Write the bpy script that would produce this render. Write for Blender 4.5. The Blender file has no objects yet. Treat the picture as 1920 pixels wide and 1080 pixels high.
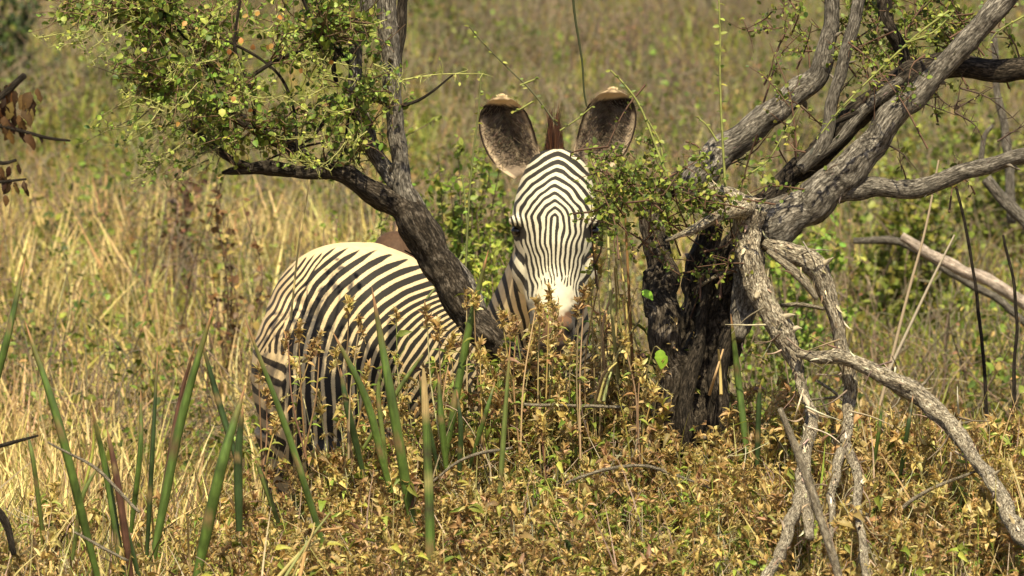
import bpy, math, random
import numpy as np
from mathutils import Vector, Matrix, noise

# ------------------------------------------------------------------ camera, sky, sun, exposure
S = bpy.context.scene
CAM = (0.0, 0.0, 2.5); PITCH = math.radians(3.0); F = 11600.0
cd = bpy.data.cameras.new('camera'); cam = bpy.data.objects.new('camera', cd); S.collection.objects.link(cam)
cam.location = CAM; cam.rotation_euler = (math.radians(90) - PITCH, 0, 0)
cd.sensor_width = 36; cd.lens = F / 1920 * 36; cd.clip_start = .1; cd.clip_end = 1000
cd.dof.use_dof = True; cd.dof.focus_distance = 19.0; cd.dof.aperture_fstop = 6.3
S.camera = cam
SUN_EL, SUN_AZ = math.radians(57), math.radians(176)   # azimuth clockwise from +Y (the view direction)
w = bpy.data.worlds.new("World"); S.world = w; w.use_nodes = True
nt = w.node_tree; bg = nt.nodes['Background']; sky = nt.nodes.new('ShaderNodeTexSky')
sky.sky_type = 'NISHITA'; sky.sun_disc = False; sky.sun_elevation = SUN_EL; sky.sun_rotation = SUN_AZ
sky.dust_density = 2.5; nt.links.new(sky.outputs[0], bg.inputs[0]); bg.inputs[1].default_value = .075
sl = bpy.data.lights.new('sun', 'SUN'); sl.energy = 4.6; sl.angle = math.radians(.5); sl.color = (1, .89, .62)
so = bpy.data.objects.new('sun', sl); S.collection.objects.link(so); so.location = (0, -5, 20)
sd = Vector((math.sin(SUN_AZ) * math.cos(SUN_EL), math.cos(SUN_AZ) * math.cos(SUN_EL), math.sin(SUN_EL)))
so.rotation_euler = sd.to_track_quat('Z', 'Y').to_euler()
S.view_settings.view_transform = 'Standard'; S.view_settings.look = 'None'; S.view_settings.exposure = .74
S.view_settings.gamma = 1
S.render.engine = 'CYCLES'
S.cycles.max_bounces = 5; S.cycles.diffuse_bounces = 3; S.cycles.transmission_bounces = 3; S.cycles.glossy_bounces = 2

R = np.random.default_rng(7); random.seed(7)
U = lambda a, b, n=None: R.uniform(a, b, n)
cp, sp_ = math.cos(PITCH), math.sin(PITCH)
def P(px, py, d):
    """point of the place at distance d in front of the camera position"""
    a = (px - 960) / F; b = (540 - py) / F
    k = d / (cp + b * sp_)
    return np.array([a * k, d, CAM[2] + k * (-sp_ + b * cp)])
def PX(x, y, z):
    dz = z - CAM[2]; f = y * cp - dz * sp_; u = y * sp_ + dz * cp
    return 960 + F * x / f, 540 - F * u / f
PPM = lambda d: F / d

# ------------------------------------------------------------------ ground height
def sstep(a, b, x):
    t = np.clip((x - a) / (b - a), 0, 1); return t * t * (3 - 2 * t)
def vnoise(x, y, s, seed=0):
    x = np.asarray(x, float) / s + seed * 17.3; y = np.asarray(y, float) / s + seed * 9.1
    xi, yi = np.floor(x), np.floor(y); xf, yf = x - xi, y - yi
    h = lambda a, b: np.modf(np.abs(np.sin(a * 127.1 + b * 311.7 + seed) * 43758.5453))[0]
    u, v = xf * xf * (3 - 2 * xf), yf * yf * (3 - 2 * yf)
    return (h(xi, yi) * (1 - u) + h(xi + 1, yi) * u) * (1 - v) + (h(xi, yi + 1) * (1 - u) + h(xi + 1, yi + 1) * u) * v
def ground(x, d):
    x = np.asarray(x, float); d = np.asarray(d, float)
    hill = .35 + .097 * (d - 21)
    hill = np.where(d > 60, .35 + .097 * 39 + .05 * (d - 60), hill)
    nearz = np.interp(d, [-20, 0, 10, 15, 16.2, 17, 18, 18.9, 19.5, 20.2, 21.2], [.1, .05, .05, .1, .22, .36, .62, .86, .6, .42, .38])
    left = 1 - sstep(-.85, -.25, x)
    nearl = np.interp(d, [-20, 0, 10, 15, 16.2, 17, 18, 18.9, 19.5, 20.2, 21.2], [.1, .05, .05, .1, .22, .33, .46, .54, .48, .4, .36])
    near = nearz * (1 - left) + nearl * left
    z = np.where(d < 21.2, near, np.maximum(hill, .36))
    dip = np.exp(-((x + .1) / .95) ** 4) * np.exp(-((d - 20.6) / .95) ** 4)
    z = z * (1 - dip) + dip * (-.02)
    return z + .05 * (vnoise(x, d, .7, 1) - .5) + .16 * (vnoise(x, d, 3.1, 2) - .5) * sstep(21, 26, d)

# ------------------------------------------------------------------ materials
def new_mat(name):
    m = bpy.data.materials.new(name); m.use_nodes = True
    t = m.node_tree; return m, t, t.nodes['Principled BSDF'], t.nodes['Material Output']
def N(t, typ, **kw):
    n = t.nodes.new(typ)
    for k, v in kw.items(): setattr(n, k, v)
    return n
def mul_var(t, colsock, scale, lo, hi, vec=None):
    nz = N(t, 'ShaderNodeTexNoise'); nz.inputs['Scale'].default_value = scale; nz.inputs['Detail'].default_value = 4
    if vec: t.links.new(vec, nz.inputs['Vector'])
    mr = N(t, 'ShaderNodeMapRange'); mr.inputs[1].default_value = .3; mr.inputs[2].default_value = .7
    mr.inputs[3].default_value = lo; mr.inputs[4].default_value = hi
    t.links.new(nz.outputs[0], mr.inputs[0])
    mx = N(t, 'ShaderNodeVectorMath', operation='SCALE'); t.links.new(colsock, mx.inputs[0]); t.links.new(mr.outputs[0], mx.inputs['Scale'])
    return mx.outputs[0], nz.outputs[0]
def plant_mat(name, trans=.3, rough=.55, spec=.3, obj_random=True, nscale=60):
    m, t, b, o = new_mat(name)
    a = N(t, 'ShaderNodeAttribute', attribute_name='col')
    c, nz = mul_var(t, a.outputs['Color'], nscale, .72, 1.25)
    if obj_random:
        oi = N(t, 'ShaderNodeObjectInfo'); hs = N(t, 'ShaderNodeHueSaturation')
        m1 = N(t, 'ShaderNodeMapRange'); m1.inputs[3].default_value = .485; m1.inputs[4].default_value = .515
        m2 = N(t, 'ShaderNodeMapRange'); m2.inputs[3].default_value = .75; m2.inputs[4].default_value = 1.25
        t.links.new(oi.outputs['Random'], m1.inputs[0]); t.links.new(oi.outputs['Random'], m2.inputs[0])
        t.links.new(m1.outputs[0], hs.inputs['Hue']); t.links.new(m2.outputs[0], hs.inputs['Value'])
        t.links.new(c, hs.inputs['Color']); c = hs.outputs[0]
    t.links.new(c, b.inputs['Base Color']); b.inputs['Roughness'].default_value = rough
    b.inputs['Specular IOR Level'].default_value = spec
    if trans > 0:
        tr = N(t, 'ShaderNodeBsdfTranslucent'); mx = N(t, 'ShaderNodeMixShader'); mx.inputs[0].default_value = trans
        t.links.new(c, tr.inputs[0]); t.links.new(b.outputs[0], mx.inputs[1]); t.links.new(tr.outputs[0], mx.inputs[2])
        t.links.new(mx.outputs[0], o.inputs['Surface'])
    return m
M_LEAF = plant_mat('leaf_tissue', .33, .5, .35)
M_DRY = plant_mat('dry_straw', .2, .7, .2)
M_STEM = plant_mat('stem_tissue', 0, .7, .2)

def bark_mat(name, c1, c2, c3, crack=.5, zs=.34):
    m, t, b, o = new_mat(name)
    a = N(t, 'ShaderNodeAttribute', attribute_name='bk')
    mp = N(t, 'ShaderNodeMapping'); mp.inputs['Scale'].default_value = (1, 1, zs); t.links.new(a.outputs['Vector'], mp.inputs['Vector'])
    n1 = N(t, 'ShaderNodeTexNoise'); n1.inputs['Scale'].default_value = 2.2; n1.inputs['Detail'].default_value = 8; n1.inputs['Roughness'].default_value = .68
    t.links.new(mp.outputs[0], n1.inputs['Vector'])
    n2 = N(t, 'ShaderNodeTexNoise'); n2.inputs['Scale'].default_value = .55; n2.inputs['Detail'].default_value = 3
    t.links.new(a.outputs['Vector'], n2.inputs['Vector'])
    vo = N(t, 'ShaderNodeTexVoronoi', feature='DISTANCE_TO_EDGE'); vo.inputs['Scale'].default_value = 2.6
    ad = N(t, 'ShaderNodeVectorMath', operation='ADD'); t.links.new(mp.outputs[0], ad.inputs[0]); t.links.new(n1.outputs['Color'], ad.inputs[1])
    t.links.new(ad.outputs[0], vo.inputs['Vector'])
    cr = N(t, 'ShaderNodeValToRGB'); e = cr.color_ramp.elements
    e[0].position = .36; e[0].color = (*c1, 1); e[1].position = .64; e[1].color = (*c3, 1); k = e.new(.5); k.color = (*c2, 1)
    t.links.new(n1.outputs[0], cr.inputs[0])
    cr2 = N(t, 'ShaderNodeMapRange'); cr2.inputs[1].default_value = 0; cr2.inputs[2].default_value = .09; cr2.inputs[3].default_value = 1 - crack
    t.links.new(vo.outputs[0], cr2.inputs[0])
    mr = N(t, 'ShaderNodeMapRange'); mr.inputs[1].default_value = .35; mr.inputs[2].default_value = .65; mr.inputs[3].default_value = .7; mr.inputs[4].default_value = 1.25
    t.links.new(n2.outputs[0], mr.inputs[0])
    mm = N(t, 'ShaderNodeMath', operation='MULTIPLY'); t.links.new(cr2.outputs[0], mm.inputs[0]); t.links.new(mr.outputs[0], mm.inputs[1])
    s = N(t, 'ShaderNodeVectorMath', operation='SCALE'); t.links.new(cr.outputs[0], s.inputs[0]); t.links.new(mm.outputs[0], s.inputs['Scale'])
    t.links.new(s.outputs[0], b.inputs['Base Color']); b.inputs['Roughness'].default_value = .85; b.inputs['Specular IOR Level'].default_value = .2
    bp = N(t, 'ShaderNodeBump'); bp.inputs['Strength'].default_value = .9; bp.inputs['Distance'].default_value = .006
    m3 = N(t, 'ShaderNodeMath', operation='MULTIPLY_ADD'); t.links.new(n1.outputs[0], m3.inputs[0]); m3.inputs[1].default_value = 1.2; t.links.new(cr2.outputs[0], m3.inputs[2])
    t.links.new(m3.outputs[0], bp.inputs['Height']); t.links.new(bp.outputs[0], b.inputs['Normal'])
    return m
M_BARK_L = bark_mat('dark_bark', (.016, .012, .008), (.052, .039, .027), (.17, .14, .11))
M_BARK_R = bark_mat('grey_bark', (.05, .04, .03), (.185, .16, .13), (.40, .36, .30))
M_DEAD = bark_mat('weathered_dead_wood', (.08, .06, .045), (.40, .33, .235), (.80, .72, .56), .75, .55)
M_PALE = bark_mat('bleached_fallen_wood', (.3, .22, .17), (.55, .44, .36), (.8, .68, .58), .3)
M_SHADEBARK = bark_mat('shade_toned_bark', (.010, .008, .006), (.04, .03, .021), (.115, .092, .07), .6)  # near-black: trunk shade put into the bark colour; dark twigs share it

# ------------------------------------------------------------------ mesh builder
class MB:
    def __init__(s): s.v = []; s.f = []; s.c = []; s.n = 0; s.bk = []; s.mi = []
    def add(s, v, faces, col=None, bk=None, mi=0):
        v = np.asarray(v, float).reshape(-1, 3)
        s.v.append(v)
        for f in faces:
            f = np.asarray(f); s.f.append(f + s.n); s.mi.append((mi, len(f)))
        if col is None: col = (.3, .3, .3)
        col = np.asarray(col, float)
        if col.ndim == 1: col = np.tile(col, (len(v), 1))
        s.c.append(col); s.bk.append(np.zeros((len(v), 3)) if bk is None else bk)
        s.n += len(v)
    def mesh(s, name, mats, smooth=True):
        me = bpy.data.meshes.new(name)
        v = np.concatenate(s.v); me.vertices.add(len(v)); me.vertices.foreach_set('co', v.ravel())
        loops = np.concatenate([f.ravel() for f in s.f]); sizes = np.concatenate([np.full(len(f), f.shape[1]) for f in s.f])
        me.loops.add(len(loops)); me.loops.foreach_set('vertex_index', loops.astype(np.int32))
        me.polygons.add(len(sizes)); st = np.concatenate([[0], np.cumsum(sizes)[:-1]])
        me.polygons.foreach_set('loop_start', st.astype(np.int32)); me.polygons.foreach_set('loop_total', sizes.astype(np.int32))
        if any(m for m, _ in s.mi): me.polygons.foreach_set('material_index', np.concatenate([np.full(k, m) for m, k in s.mi]).astype(np.int32))
        me.polygons.foreach_set('use_smooth', np.full(len(sizes), smooth))
        a = me.attributes.new('col', 'FLOAT_COLOR', 'POINT'); c = np.concatenate(s.c)
        a.data.foreach_set('color', np.hstack([c, np.ones((len(c), 1))]).ravel().astype(np.float32))
        b = np.concatenate(s.bk)
        if np.abs(b).max() > 0:
            a = me.attributes.new('bk', 'FLOAT_VECTOR', 'POINT'); a.data.foreach_set('vector', b.ravel().astype(np.float32))
        for m in (mats if isinstance(mats, (list, tuple)) else [mats]): me.materials.append(m)
        me.update(); me.validate()
        return me
def link(name, me, parent=None, coll=None):
    o = bpy.data.objects.new(name, me); (coll or S.collection).objects.link(o)
    if parent:
        o.parent = parent; o.location = -Vector(parent.location) if me is not None else (0, 0, 0)
    return o
def thing(name, label, cat, loc=(0, 0, 0), group=None):
    o = bpy.data.objects.new(name, None); S.collection.objects.link(o); o.location = tuple(float(q) for q in loc)
    o.empty_display_size = .1; o['label'] = label; o['category'] = cat
    if group: o['group'] = group
    return o

# ---- vectorised plant pieces
def unit(v): return v / np.maximum(np.linalg.norm(v, axis=-1, keepdims=True), 1e-9)
LT = np.array([(0, 0, 0), (.28, -.42, .10), (.28, 0, 0), (.28, .42, .10), (.66, -.40, .04), (.66, 0, -.06), (.66, .40, .04), (1, 0, -.14)])
LF3 = np.array([(0, 2, 1), (0, 3, 2), (4, 5, 7), (5, 6, 7)]); LF4 = np.array([(1, 2, 5, 4), (2, 3, 6, 5)])
LT_NARROW = np.array([(0, 0, 0), (.35, -.5, .1), (.35, 0, 0), (.35, .5, .1), (.7, -.33, -.05), (.7, 0, -.16), (.7, .33, -.05), (1, 0, -.45)])
def leaves(mb, pos, dr, nrm, L, W, col, T=LT, mi=0):
    n = len(pos); dr = unit(dr); sd_ = unit(np.cross(dr, nrm)); nr = np.cross(sd_, dr)
    L = np.broadcast_to(L, n); W = np.broadcast_to(W, n)
    v = (pos[:, None] + T[None, :, 0, None] * (L[:, None, None] * dr[:, None]) + T[None, :, 1, None] * (W[:, None, None] * sd_[:, None])
         + T[None, :, 2, None] * (L[:, None, None] * nr[:, None]))
    k = len(T); off = (np.arange(n) * k)[:, None, None]
    col = np.asarray(col, float)
    if col.ndim == 1: col = np.tile(col, (n, 1))
    mb.add(v.reshape(-1, 3), [(off + LF3).reshape(-1, 3), (off + LF4).reshape(-1, 4)], np.repeat(col, k, 0), mi=mi)
def blades(mb, base, az, th0, curl, L, W, col, segs=5, mi=0, tipcol=None):
    n = len(base); t = np.linspace(0, 1, segs + 1)
    L = np.broadcast_to(L, n); W = np.broadcast_to(W, n)
    th = th0[:, None] + curl[:, None] * t[None]
    dh = np.sin(th) * L[:, None] / segs; dv = np.cos(th) * L[:, None] / segs
    h = np.concatenate([np.zeros((n, 1)), np.cumsum(dh[:, :-1], 1)], 1); v_ = np.concatenate([np.zeros((n, 1)), np.cumsum(dv[:, :-1], 1)], 1)
    c = np.stack([h * np.cos(az)[:, None], h * np.sin(az)[:, None], v_], -1) + base[:, None]
    wa = az + math.pi / 2 + U(-.8, .8, n); wd = np.stack([np.cos(wa), np.sin(wa), np.zeros(n)], -1)
    wt = W[:, None] * (1 - t[None] ** 2.2) * .5 + .0004
    a = c - wd[:, None] * wt[..., None]; b = c + wd[:, None] * wt[..., None]
    v = np.stack([a, b], 2).reshape(n, -1, 3)
    k = 2 * (segs + 1); q = np.array([(2 * i, 2 * i + 1, 2 * i + 3, 2 * i + 2) for i in range(segs)])
    off = (np.arange(n) * k)[:, None, None]
    col = np.asarray(col, float)
    if col.ndim == 1: col = np.tile(col, (n, 1))
    cc = np.repeat(col[:, None], k, 1)
    mb.add(v.reshape(-1, 3), [(off + q).reshape(-1, 4)], cc.reshape(-1, 3), mi=mi)
    return c
def ptube(mb, pts, rad, col, sides=4, mi=0):
    pts = np.asarray(pts, float); n = len(pts); rad = np.broadcast_to(rad, n)
    t = unit(np.gradient(pts, axis=0)); up = np.array([.3, .9, .1]) if abs(t[0][2]) > .5 else np.array([0, .2, 1.])
    a = unit(np.cross(t, up)); b = np.cross(t, a)
    ph = np.arange(sides) * 2 * math.pi / sides
    v = pts[:, None] + rad[:, None, None] * (np.cos(ph)[None, :, None] * a[:, None] + np.sin(ph)[None, :, None] * b[:, None])
    q = np.array([(i * sides + j, i * sides + (j + 1) % sides, (i + 1) * sides + (j + 1) % sides, (i + 1) * sides + j) for i in range(n - 1) for j in range(sides)])
    mb.add(v.reshape(-1, 3), [q], col, mi=mi)
def cat(pts, n):
    """Catmull-Rom through rows of pts (any columns), n samples"""
    p = np.asarray(pts, float); m = len(p)
    if m == 2: t = np.linspace(0, 1, n)[:, None]; return p[0] * (1 - t) + p[1] * t
    q = np.vstack([2 * p[0] - p[1], p, 2 * p[-1] - p[-2]])
    out = []
    for s in np.linspace(0, m - 1 - 1e-6, n):
        i = int(s); f = s - i; a, b, c, d = q[i:i + 4]
        out.append(.5 * ((2 * b) + (-a + c) * f + (2 * a - 5 * b + 4 * c - d) * f * f + (-a + 3 * b - 3 * c + d) * f ** 3))
    return np.array(out)
def jitter_col(base, n, v=.25, h=.12):
    base = np.asarray(base, float)
    k = U(1 - v, 1 + v, (n, 1)); return np.clip(base * k * (1 + U(-h, h, (n, 3))), .002, .95)
def pick(cols, n, p=None):
    c = np.asarray(cols, float); return jitter_col(c[R.choice(len(c), n, p=p)], n)

# greens and browns (albedo)
G1 = (.155, .205, .032); G2 = (.235, .29, .048); G3 = (.08, .115, .022); GY = (.34, .35, .07)
D1 = (.52, .385, .145); D2 = (.37, .255, .09); D3 = (.19, .12, .05); D4 = (.62, .46, .22); D5 = (.26, .17, .09)
BR = (.45, .315, .11)

# ------------------------------------------------------------------ ground sheet
def make_ground():
    xs = np.concatenate([np.linspace(-90, -9, 28), np.linspace(-8, 8, 161), np.linspace(9, 90, 28)])
    ys = np.concatenate([np.linspace(-25, 13, 20), np.linspace(13.3, 24, 90), np.linspace(24.3, 60, 120), np.linspace(62, 260, 50)])
    X, Y = np.meshgrid(xs, ys); Z = ground(X, Y)
    mb = MB(); nx, ny = len(xs), len(ys)
    i = np.arange(ny - 1)[:, None] * nx + np.arange(nx - 1)[None]
    mb.add(np.stack([X, Y, Z], -1).reshape(-1, 3), [np.stack([i, i + 1, i + nx + 1, i + nx], -1).reshape(-1, 4)])
    m, t, b, o = new_mat('earth_and_litter')
    g = N(t, 'ShaderNodeNewGeometry'); n1 = N(t, 'ShaderNodeTexNoise'); n1.inputs['Scale'].default_value = 14; n1.inputs['Detail'].default_value = 10
    t.links.new(g.outputs['Position'], n1.inputs['Vector'])
    cr = N(t, 'ShaderNodeValToRGB'); e = cr.color_ramp.elements
    e[0].position = .3; e[0].color = (.05, .034, .018, 1); e[1].position = .72; e[1].color = (.26, .17, .075, 1)
    k = e.new(.5); k.color = (.12, .08, .035, 1)
    t.links.new(n1.outputs[0], cr.inputs[0]); t.links.new(cr.outputs[0], b.inputs['Base Color']); b.inputs['Roughness'].default_value = .95
    bp = N(t, 'ShaderNodeBump'); bp.inputs['Distance'].default_value = .02; t.links.new(n1.outputs[0], bp.inputs['Height']); t.links.new(bp.outputs[0], b.inputs['Normal'])
    o = link('ground', mb.mesh('ground', m)); o['kind'] = 'structure'
make_ground()

# ------------------------------------------------------------------ ZEBRA
ZD = 20.25; ZS = F / ZD
def ZX(x): return 960 + x * ZS
def ZY(z): return 540 - (z - P(960, 540, ZD)[2]) * ZS
def loft(path, sides=40, power=2.0, n=60):
    """path rows: px, py, d, half width (px), half height/depth (m), second axis given by the frame"""
    rows = cat([[*P(a, b, c), w / ZS, h] for a, b, c, w, h in path], n)
    pts = rows[:, :3]; t = unit(np.gradient(pts, axis=0)); return pts, t, rows[:, 3], rows[:, 4]
class ZP:
    def __init__(s): s.bm = MB()
    def ring_loft(s, pts, A, B, wa, wb, shape=None, sides=44):
        n = len(pts); ph = np.arange(sides) * 2 * math.pi / sides
        ca, sa = np.cos(ph), np.sin(ph)
        ca = np.tile(ca, (n, 1)); sa = np.tile(sa, (n, 1))
        if shape is not None: ca, sa = shape(ca, sa, np.linspace(0, 1, n)[:, None])
        v = pts[:, None] + (wa[:, None] * ca)[..., None] * A[:, None] + (wb[:, None] * sa)[..., None] * B[:, None]
        q = np.array([(i * sides + j, i * sides + (j + 1) % sides, (i + 1) * sides + (j + 1) % sides, (i + 1) * sides + j) for i in range(n - 1) for j in range(sides)])
        base = v.reshape(-1, 3); k = len(base)
        vv = np.vstack([base, pts[0], pts[-1]])
        t0 = np.array([(k, (j + 1) % sides, j) for j in range(sides)]); t1 = np.array([(k + 1, (n - 1) * sides + j, (n - 1) * sides + (j + 1) % sides) for j in range(sides)])
        s.bm.add(vv, [q, t0, t1])
    def limb(s, rows, n=50, sides=24):
        r = cat([[*P(a, b, c), w, h] for a, b, c, w, h in rows], n); pts = r[:, :3]
        t = unit(np.gradient(pts, axis=0)); A = unit(np.cross(t, np.array([0, 1., 0.03]))); B = np.cross(t, A)
        s.ring_loft(pts, A, B, r[:, 3], r[:, 4], sides=sides)
    def ball(s, c, r):
        u = np.linspace(0, math.pi, 20)[:, None]; ph = np.arange(28) * 2 * math.pi / 28
        n = 20; pts = np.array(c) + np.stack([np.zeros(n), np.zeros(n), np.cos(u[:, 0]) * r[2]], -1)
        A = np.tile([1., 0, 0], (n, 1)); B = np.tile([0, 1., 0], (n, 1)); q = np.maximum(np.sin(u[:, 0]), .01)
        s.ring_loft(pts, A, B, q * r[0], q * r[1], sides=28)
def make_zebra():
    z = ZP()
    # barrel: from tail root to chest (px, py, d, half width, half height)
    rows = [(560, 640, 19.88, .13, .15), (588, 640, 19.93, .24, .26), (640, 640, 20.02, .31, .325), (696, 662, 20.14, .34, .338), (752, 716, 20.28, .335, .312), (835, 765, 20.48, .33, .30),
            (925, 815, 20.70, .29, .27), (1000, 830, 20.88, .24, .25), (1045, 835, 20.98, .13, .16)]
    r = cat([[*P(a, b, c), w_, h] for a, b, c, w_, h in rows], 80); pts = r[:, :3]; t = unit(np.gradient(pts, axis=0))
    A = unit(np.cross(t, np.array([0, 0, 1.]))); B = np.cross(A, t)
    z.ring_loft(pts, A, B, r[:, 3], r[:, 4], sides=60)
    z.ball(P(566, 700, 19.98), (.165, .19, .27)); z.ball(P(610, 735, 19.92), (.22, .16, .30))     # haunches
    z.ball(P(690, 500, 20.2), (.11, .13, .08))                                                     # croup peak
    z.ball(P(980, 820, 20.7), (.17, .17, .30)); z.ball(P(1080, 830, 20.85), (.15, .17, .28))      # shoulders
    # neck, bending back towards the viewer
    z.limb([(975, 770, 20.86, .27, .26), (992, 690, 20.83, .225, .23), (1008, 600, 20.74, .175, .20), (1022, 510, 20.60, .125, .165), (1038, 410, 20.47, .095, .13), (1042, 350, 20.38, .075, .095)], 60, 40)
    # hind legs: thigh, stifle, hock, cannon, pastern
    def zz(zv, d): return 540 + F * ((CAM[2] - zv) / d - math.tan(PITCH))
    def leg(px0, d0, px1, px2, d1, ztop, zg, hind):
        if hind:
            rr = [(px0, zz(ztop, d0), d0, .15, .16), (px0 + 12, zz(zg + .72, d0), d0 + .03, .10, .12), (px1 - 8, zz(zg + .58, d0), d0, .062, .075), (px1 - 16, zz(zg + .45, d0), d0 - .04, .042, .058), (px1, zz(zg + .30, d0), d0 - .01, .030, .036),
                  (px2, zz(zg + .13, d1), d1, .028, .032), (px2 + 3, zz(zg + .08, d1), d1 + .02, .035, .038), (px2 + 8, zz(zg + .01, d1), d1 + .03, .048, .055)]
        else:
            rr = [(px0, zz(ztop, d0), d0, .12, .13), (px0, zz(zg + .66, d0), d0, .065, .08), (px1, zz(zg + .42, d0), d0 + .01, .045, .05), (px1, zz(zg + .33, d0), d0, .033, .035),
                  (px2, zz(zg + .12, d1), d1, .028, .03), (px2 + 2, zz(zg + .07, d1), d1 - .01, .035, .036), (px2 + 6, zz(zg + .005, d1), d1 - .03, .047, .052)]
        z.limb(rr, 60, 20)
    gr = lambda px, d: float(ground(P(px, 540, d)[0], d)) + .01
    leg(560, 20.12, 545, 548, 20.1, 1.0, gr(548, 20.1), True); leg(655, 19.85, 640, 645, 19.85, 1.0, gr(645, 19.85), True)
    leg(965, 20.72, 965, 968, 20.7, .85, gr(968, 20.7), False); leg(1075, 20.95, 1075, 1080, 20.95, .85, gr(1080, 20.95), False)
    # head: rows px, py, d(centre), half width px-space m, half depth
    hr = [(1044, 288, 20.36, .055, .05), (1044, 303, 20.35, .088, .085), (1043, 338, 20.33, .117, .12), (1041, 380, 20.31, .134, .145), (1041, 415, 20.29, .143, .155), (1041, 452, 20.28, .135, .16), (1041, 495, 20.26, .122, .155),
          (1040, 535, 20.22, .104, .13), (1038, 570, 20.16, .085, .10), (1036, 600, 20.12, .074, .085), (1035, 625, 20.09, .075, .08), (1034, 642, 20.09, .064, .066), (1034, 653, 20.10, .034, .04)]
    r = cat([[*P(a, b, c), w_, h] for a, b, c, w_, h in hr], 90); pts = r[:, :3]; t = unit(np.gradient(pts, axis=0))
    A = np.tile([1., 0, 0], (90, 1)); B = unit(np.cross(t, A)); B *= np.sign(-B[:, 1])[:, None]           # B points to the viewer
    def shp(ca, sa, tt):
        k = .26 * sstep(.28, .6, tt) * (1 - sstep(.78, .93, tt))
        ca2 = ca * (1 - k * np.clip(sa, 0, 1) ** .8) ; sa2 = np.sign(sa) * np.abs(sa) ** .85
        return ca2, sa2
    z.ring_loft(pts, A, B, r[:, 3], r[:, 4], shp, sides=56)
    for sx in (-1, 1):
        z.ball(P(1041 + sx * 68, 414, 20.205), (.036, .036, .022))          # brow ridge
        z.ball(P(1041 + sx * 56, 505, 20.30), (.045, .10, .085))            # jaw
        z.ball(P(1035 + sx * 27, 610, 20.045), (.026, .022, .030))          # nostril swell
    raw = bpy.data.objects.new('zebra_raw', z.bm.mesh('zebra_raw', M_STEM)); S.collection.objects.link(raw)
    md = raw.modifiers.new('r', 'REMESH'); md.mode = 'VOXEL'; md.voxel_size = .0045; md.use_smooth_shade = True
    ms = raw.modifiers.new('s', 'SMOOTH'); ms.factor = .5; ms.iterations = 22
    dg = bpy.context.evaluated_depsgraph_get(); me = bpy.data.meshes.new_from_object(raw.evaluated_get(dg))
    bpy.data.objects.remove(raw)
    nv = len(me.vertices); co = np.empty(nv * 3); me.vertices.foreach_get('co', co); co = co.reshape(-1, 3)
    nr = np.empty(nv * 3); me.vertices.foreach_get('normal', nr); nr = nr.reshape(-1, 3)
    # stripes laid out over the side of the animal
    X = ZX(co[:, 0]); Y = ZY(co[:, 2]); D = co[:, 1]
    wob = lambda s, a, sd_: a * (vnoise(X, Y + D * 40, s, sd_) - .5)
    # --- flank and haunch: nested arches
    f1 = (np.abs(X - 860) ** 2.4 + np.abs(np.minimum(0, Y - 700) / .9) ** 2.4) ** (1 / 2.4); f2 = -(.83 * (X - 860) + .56 * (Y - 700)); fw_ = sstep(80, 200, f1)
    r0 = 100 + f1 * fw_ + f2 * (1 - fw_) + wob(60, 8, 3) + wob(25, 3, 4)
    per = 13.
    rs = np.linspace(0, 900, 3000); pr = np.interp(rs, [0, 100, 200, 280, 320, 380, 410, 440, 480, 560], [12.5, 13, 14, 16.5, 19.5, 19, 15, 12, 8.5, 7])
    cum = np.concatenate([[0], np.cumsum((rs[1] - rs[0]) / pr[:-1])]); ph = np.interp(r0, rs, cum)
    duty = np.interp(r0, [0, 200, 310, 380, 410, 460], [.14, .2, .42, .38, .2, .05])
    body = .5 - .5 * (np.cos(2 * math.pi * ph) - duty)                # >.5 = dark
    # --- fan of narrow bands by the tail root
    fan = .5 + .5 * np.cos((.80 * X + .60 * Y + wob(40, 14, 6)) / 9.5 * 2 * math.pi) - .04
    fm = sstep(-8, 8, 905 - (X + .62 * Y) + wob(14, 10, 5)) * sstep(672, 650, Y); fanmix = fm
    body = body * (1 - fanmix) + fan * fanmix
    # --- bold level bands on the back of the thigh
    th = .5 + .5 * np.cos((Y + .0035 * (X - 510) ** 2 - 12 + wob(30, 16, 8) - .5 * (X - 510)) / 36 * 2 * math.pi) - .05
    tm = sstep(552, 532, X + wob(30, 14, 9)) * sstep(640, 656, Y)
    body = body * (1 - tm) + th * tm
    lg = .5 + .5 * np.cos(co[:, 2] * 2 * math.pi / .035 + wob(20, 2, 10)) - .03
    lm = sstep(.82, .70, co[:, 2]); body = body * (1 - lm) + lg * lm
    belly = sstep(-.55, -.8, nr[:, 2]) * sstep(.75, .85, co[:, 2]) * (Y > 700); body = body * (1 - belly)
    # --- cream saddle either side of the spine
    bx = np.arange(455, 905, 9.); sel = (Y < 800) & (X < 905) & (D < 21) & (nr[:, 2] > -.2)
    ey = np.array([Y[sel & (np.abs(X - q) < 6)].min() if (sel & (np.abs(X - q) < 6)).any() else 640. for q in bx])
    dist = Y - np.interp(X, bx, ey) + wob(18, 7, 11); bw = np.interp(X, [500, 600, 680, 760, 860], [.3, .5, .8, .8, .6])
    near_ = (X > 450) * (X < 900) * (D < 21)
    body = body - .62 * sstep(36, 8, dist / bw) * near_
    body = body * (1 - sstep(13, 7, dist / bw) * near_)
    # --- neck
    nk = .5 + .5 * np.cos((np.arctan2(X - 1010, 760 - Y) * 66) + wob(30, 2, 12)) - .08
    nm = sstep(885, 900, X - np.maximum(0, Y - 590) * .5) * sstep(700, 680, Y - (X - 900) * .2) * (D > 20.32)
    stripe = body * (1 - nm) + nk * nm
    # --- head
    hm = (D < np.interp(Y, [280, 330, 400, 500, 560, 680], [20.46, 20.47, 20.47, 20.44, 20.36, 20.3])) & (Y < 690) & (Y > 270) & (np.abs(X - 1041) < 100)
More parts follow.
